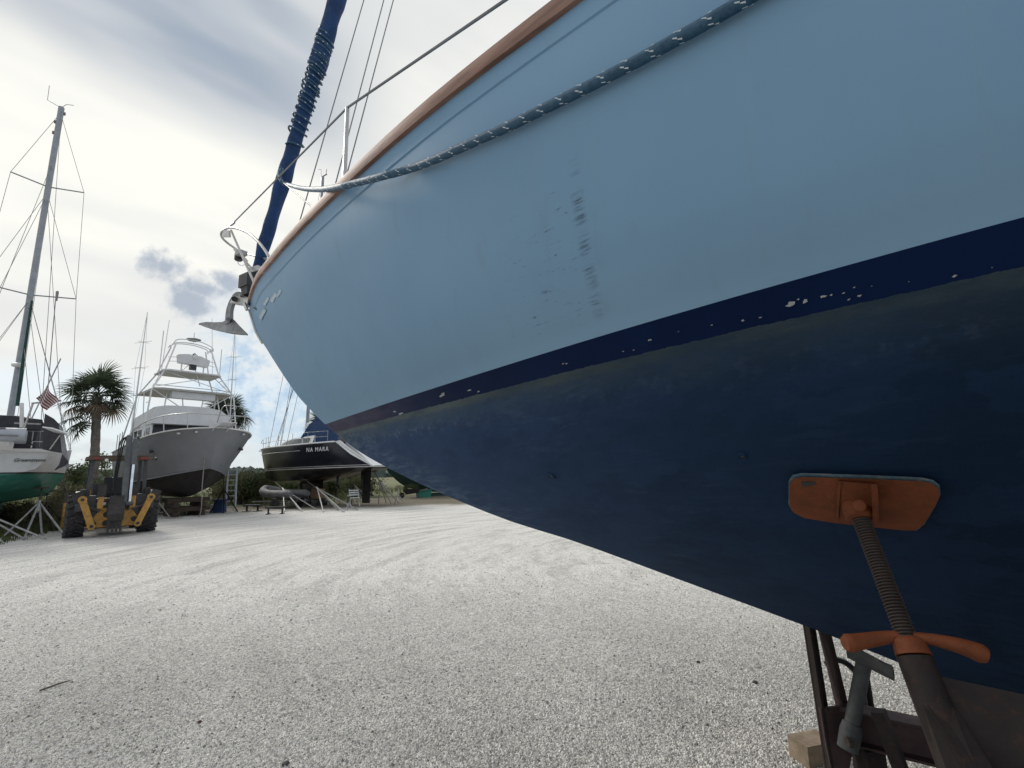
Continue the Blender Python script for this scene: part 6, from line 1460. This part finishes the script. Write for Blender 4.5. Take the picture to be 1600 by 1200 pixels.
# ------------------------------------------------------------------ odds and ends under the boats
def low_stand(px, a, label):
    p = gnd(*px); o = thing('low_steel_stand', label, 'stand', (p.x, p.y, 0), (math.cos(a), math.sin(a)))
    MB().box((0, 0, 0.30), (0.85, 0.32, 0.07)).build('top_bar', M['black'], o)
    for x in (-0.3, 0.3): MB().box((x, 0, 0.15), (0.07, 0.07, 0.26)).build('leg', M['black'], o); MB().box((x, 0, 0.015), (0.14, 0.6, 0.03)).build('foot', M['black'], o)
low_stand((430, 803), 0.3, 'low black steel stand on the gravel beside the boat stand legs')
low_stand((394, 799), -0.1, 'low black steel stand near the green hedge')
def rib():
    p = gnd(441, 793); o = thing('inflatable_dinghy', 'silver grey inflatable dinghy on a small trailer under the navy sailboat bow', 'dinghy', (p.x, p.y, 0), (0.86, -0.5)); G = mat('silver grey tube', (0.15, 0.155, 0.16), 0.75, 0, 0.2, 3, dirt=((0.12, 0.12, 0.12), 0.5))
    for s in (-1, 1): MB().tube(spline([(1.5, s * 0.55, 0.75), (-0.4, s * 0.55, 0.78), (-1.2, s * 0.42, 0.92), (-1.65, 0, 1.05)], 24), [0.14] + [0.23] * 23, 12).build('tube', G, o, smooth=True)
    MB().grid([[(1.3, -0.5, 0.65), (-0.8, -0.45, 0.7), (-1.5, -0.05, 0.95)], [(1.3, 0, 0.42), (-0.8, 0, 0.45), (-1.6, 0, 0.9)], [(1.3, 0.5, 0.65), (-0.8, 0.45, 0.7), (-1.5, 0.05, 0.95)]]).build('bottom', M['canvas_dark'], o, smooth=True)
    t = thing('boat_trailer', 'small grey trailer carrying the silver grey inflatable dinghy', 'trailer', (p.x, p.y, 0), (0.86, -0.5))
    for s in (-1, 1): MB().bar((1.3, s * 0.5, 0.36), (-1.2, s * 0.1, 0.34), 0.06, 0.08).build('rail', M['galv'], t)
    MB().bar((-1.0, 0, 0.34), (-2.9, 0, 0.30), 0.07, 0.07).build('tongue', M['galv'], t); MB().bar((0.5, -0.75, 0.30), (0.5, 0.75, 0.30), 0.06, 0.06).build('axle', M['galv'], t)
    for s in (-1, 1):
        w = MB().lathe([(0.13, -0.08), (0.26, -0.08), (0.29, -0.05), (0.29, 0.05), (0.26, 0.08), (0.13, 0.08)], (0.5, s * 0.8, 0.29), (0, 1, 0), 20).build('wheel', M['rubber'], t, smooth=True, angle=40); MB().lathe([(0.13, -0.05), (0.05, -0.02), (0.05, 0.02), (0.13, 0.05)], (0.5, s * 0.8, 0.29), (0, 1, 0), 14).build('rim', M['galv'], w)
    for x, y in ((-1.2, 0.5), (-2.2, 0.4)): MB().tube([(x, y, 0.02), (x + 0.7, -y, 1.1)], 0.03, 7).build('prop_pole', M['galv'], t)
rib()
p = gnd(496, 790); o = thing('cardboard_box', 'brown cardboard box on a hand cart under the navy sailboat keel', 'box', (p.x, p.y, 0.42), (0.9, -0.4)); CB = mat('cardboard', (0.26, 0.17, 0.10), 0.9, 0, 0.12, 5)
MB().box((0, 0, 0.28), (0.62, 0.5, 0.55)).build('carton', CB, o)
for s in (-1, 1): MB().box((0, s * 0.32, 0.60), (0.62, 0.26, 0.012), Matrix.Rotation(s * 0.6, 3, 'X')).build('flap', CB, o)
o = thing('hand_cart', 'dark hand cart holding the cardboard box', 'cart', (p.x, p.y, 0), (0.9, -0.4)); MB().box((0, 0, 0.38), (1.0, 0.6, 0.06)).build('bed', M['darkwood'], o)
for x in (-0.35, 0.35):
    for s in (-0.27, 0.27): MB().lathe([(0.05, -0.03), (0.14, -0.03), (0.14, 0.03), (0.05, 0.03)], (x, s, 0.14), (0, 1, 0), 16).build('wheel', M['rubber'], o); MB().box((x, s * 0.8, 0.25), (0.05, 0.04, 0.22)).build('leg', M['galv'], o)
MB().tube(spline([(-0.5, -0.2, 0.4), (-0.8, -0.2, 1.0), (-0.8, 0.2, 1.0), (-0.5, 0.2, 0.4)], 20), 0.02, 6).build('push_handle', M['galv'], o)
p = gnd(553, 791); o = thing('folding_chair', 'white folding chair standing under the navy sailboat', 'chair', (p.x, p.y, 0), (0.5, -0.85))
for s in (-0.25, 0.25): MB().tube([(0.3, s, 0), (-0.25, s, 0.95)], 0.018, 6).build('back_leg', M['white'], o); MB().tube([(-0.3, s, 0), (0.28, s, 0.46)], 0.018, 6).build('front_leg', M['white'], o)
MB().box((0.05, 0, 0.46), (0.48, 0.5, 0.03)).build('seat', M['white'], o)
for z in (0.62, 0.74, 0.86): MB().box((-0.05 - (z - 0.5) * 0.45, 0, z), (0.02, 0.52, 0.07)).build('back_slat', M['white'], o)
p = gnd(545, 798); o = thing('screw_jack', 'small grey screw jack in front of the white folding chair', 'jack', (p.x, p.y, 0))
for k in range(3): MB().tube([(0, 0, 0.42), (0.24 * math.cos(k * 2.1), 0.24 * math.sin(k * 2.1), 0)], 0.02, 6).build('leg', M['galv'], o)
MB().tube([(0, 0, 0.35), (0, 0, 0.7)], 0.028, 8).build('screw', M['screw'], o); MB().box((0, 0, 0.71), (0.18, 0.18, 0.03)).build('head', M['galv'], o)
p = gnd(622, 787); o = thing('screw_jack', 'tall slim grey screw jack with pale pad near the green tub', 'jack', (p.x, p.y, 0))
for k in range(3): MB().tube([(0, 0, 0.55), (0.36 * math.cos(k * 2.1 + .3), 0.36 * math.sin(k * 2.1 + .3), 0)], 0.025, 6).build('leg', M['galv'], o)
MB().tube([(0, 0, 0.45), (0, 0, 1.0)], 0.032, 8).build('screw', M['galv'], o); MB().box((0, 0, 1.02), (0.30, 0.24, 0.06)).build('pad', M['wood'], o)
p = gnd(662, 777); o = thing('green_tub', 'green plastic tub standing by the dark green hull', 'tub', (p.x, p.y, 0), (0.95, 0.2)); TG = mat('green plastic', (0.02, 0.17, 0.13), 0.5)
MB().prism([(-0.5, 0, 0), (0.5, 0, 0), (0.56, 0, 0.5), (-0.56, 0, 0.5)], (0, -0.35, 0), (0, 0.35, 0)).build('body', TG, o); MB().box((0, 0, 0.52), (1.2, 0.8, 0.05)).build('rim', TG, o)
p = gnd(642, 778); o = thing('wheelbarrow', 'wheelbarrow heaped with cut greenery beside the green tub', 'wheelbarrow', (p.x, p.y, 0), (-0.95, -0.2)); MB().prism([(-0.5, 0, 0.35), (0.35, 0, 0.25), (0.6, 0, 0.62), (-0.65, 0, 0.65)], (0, -0.32, 0), (0, 0.32, 0)).build('tray', M['brown'], o)
MB().lathe([(0.05, -0.05), (0.2, -0.05), (0.2, 0.05), (0.05, 0.05)], (0.65, 0, 0.2), (0, 1, 0), 16).build('wheel', M['rubber'], o)
for s in (-0.25, 0.25): MB().tube([(0.65, s * 0.3, 0.2), (-1.2, s, 0.62)], 0.022, 6).build('handle', M['wood'], o); MB().tube([(-0.35, s, 0.4), (-0.45, s, 0)], 0.02, 6).build('leg', M['brown'], o)
f_ = link('cuttings', BM[1][0], o); f_.scale = (0.6, 0.6, 0.5); f_.location = (0, 0, 0.5); f_['kind'] = 'stuff'
# litter on the gravel
def twig(a, b, label):
    a, b = gnd(*a, z=0.01), gnd(*b, z=0.01); o = tag(MB().tube([(0, 0, 0), (b - a) * 0.5 + Vector((0.02, 0.02, 0.008)), b - a], [0.008, 0.007, 0.003], 6).build('twig', TWIG), label, 'twig'); o.location = a
twig((62, 1079), (113, 1062), 'thin dry twig lying alone on the gravel')
def pebble(px, r, label, col):
    p = gnd(*px); bm = bmesh.new(); bmesh.ops.create_icosphere(bm, subdivisions=2, radius=r)
    for v in bm.verts: v.co = v.co * (1 + 0.3 * mnoise.noise(v.co * (2.2 / r))); v.co.z *= 0.6
    me = bpy.data.meshes.new('stone'); bm.to_mesh(me); bm.free(); me.materials.append(mat('pebble', col, 0.8, 0, 0.2, 20)); o = link('stone', me); o.location = (p.x, p.y, r * 0.3); tag(o, label, 'stone')
pebble((311, 1129), 0.016, 'small round reddish brown stone on the gravel', (0.07, 0.025, 0.02)); pebble((1180, 1067), 0.02, 'flat dark stone on the gravel near the cradle', (0.04, 0.038, 0.036))
pebble((1091, 1035), 0.016, 'tiny black stone on the gravel under the blue hull', (0.03, 0.03, 0.03)); pebble((446, 1195), 0.022, 'lumpy dark grey stone on the gravel', (0.05, 0.05, 0.048))
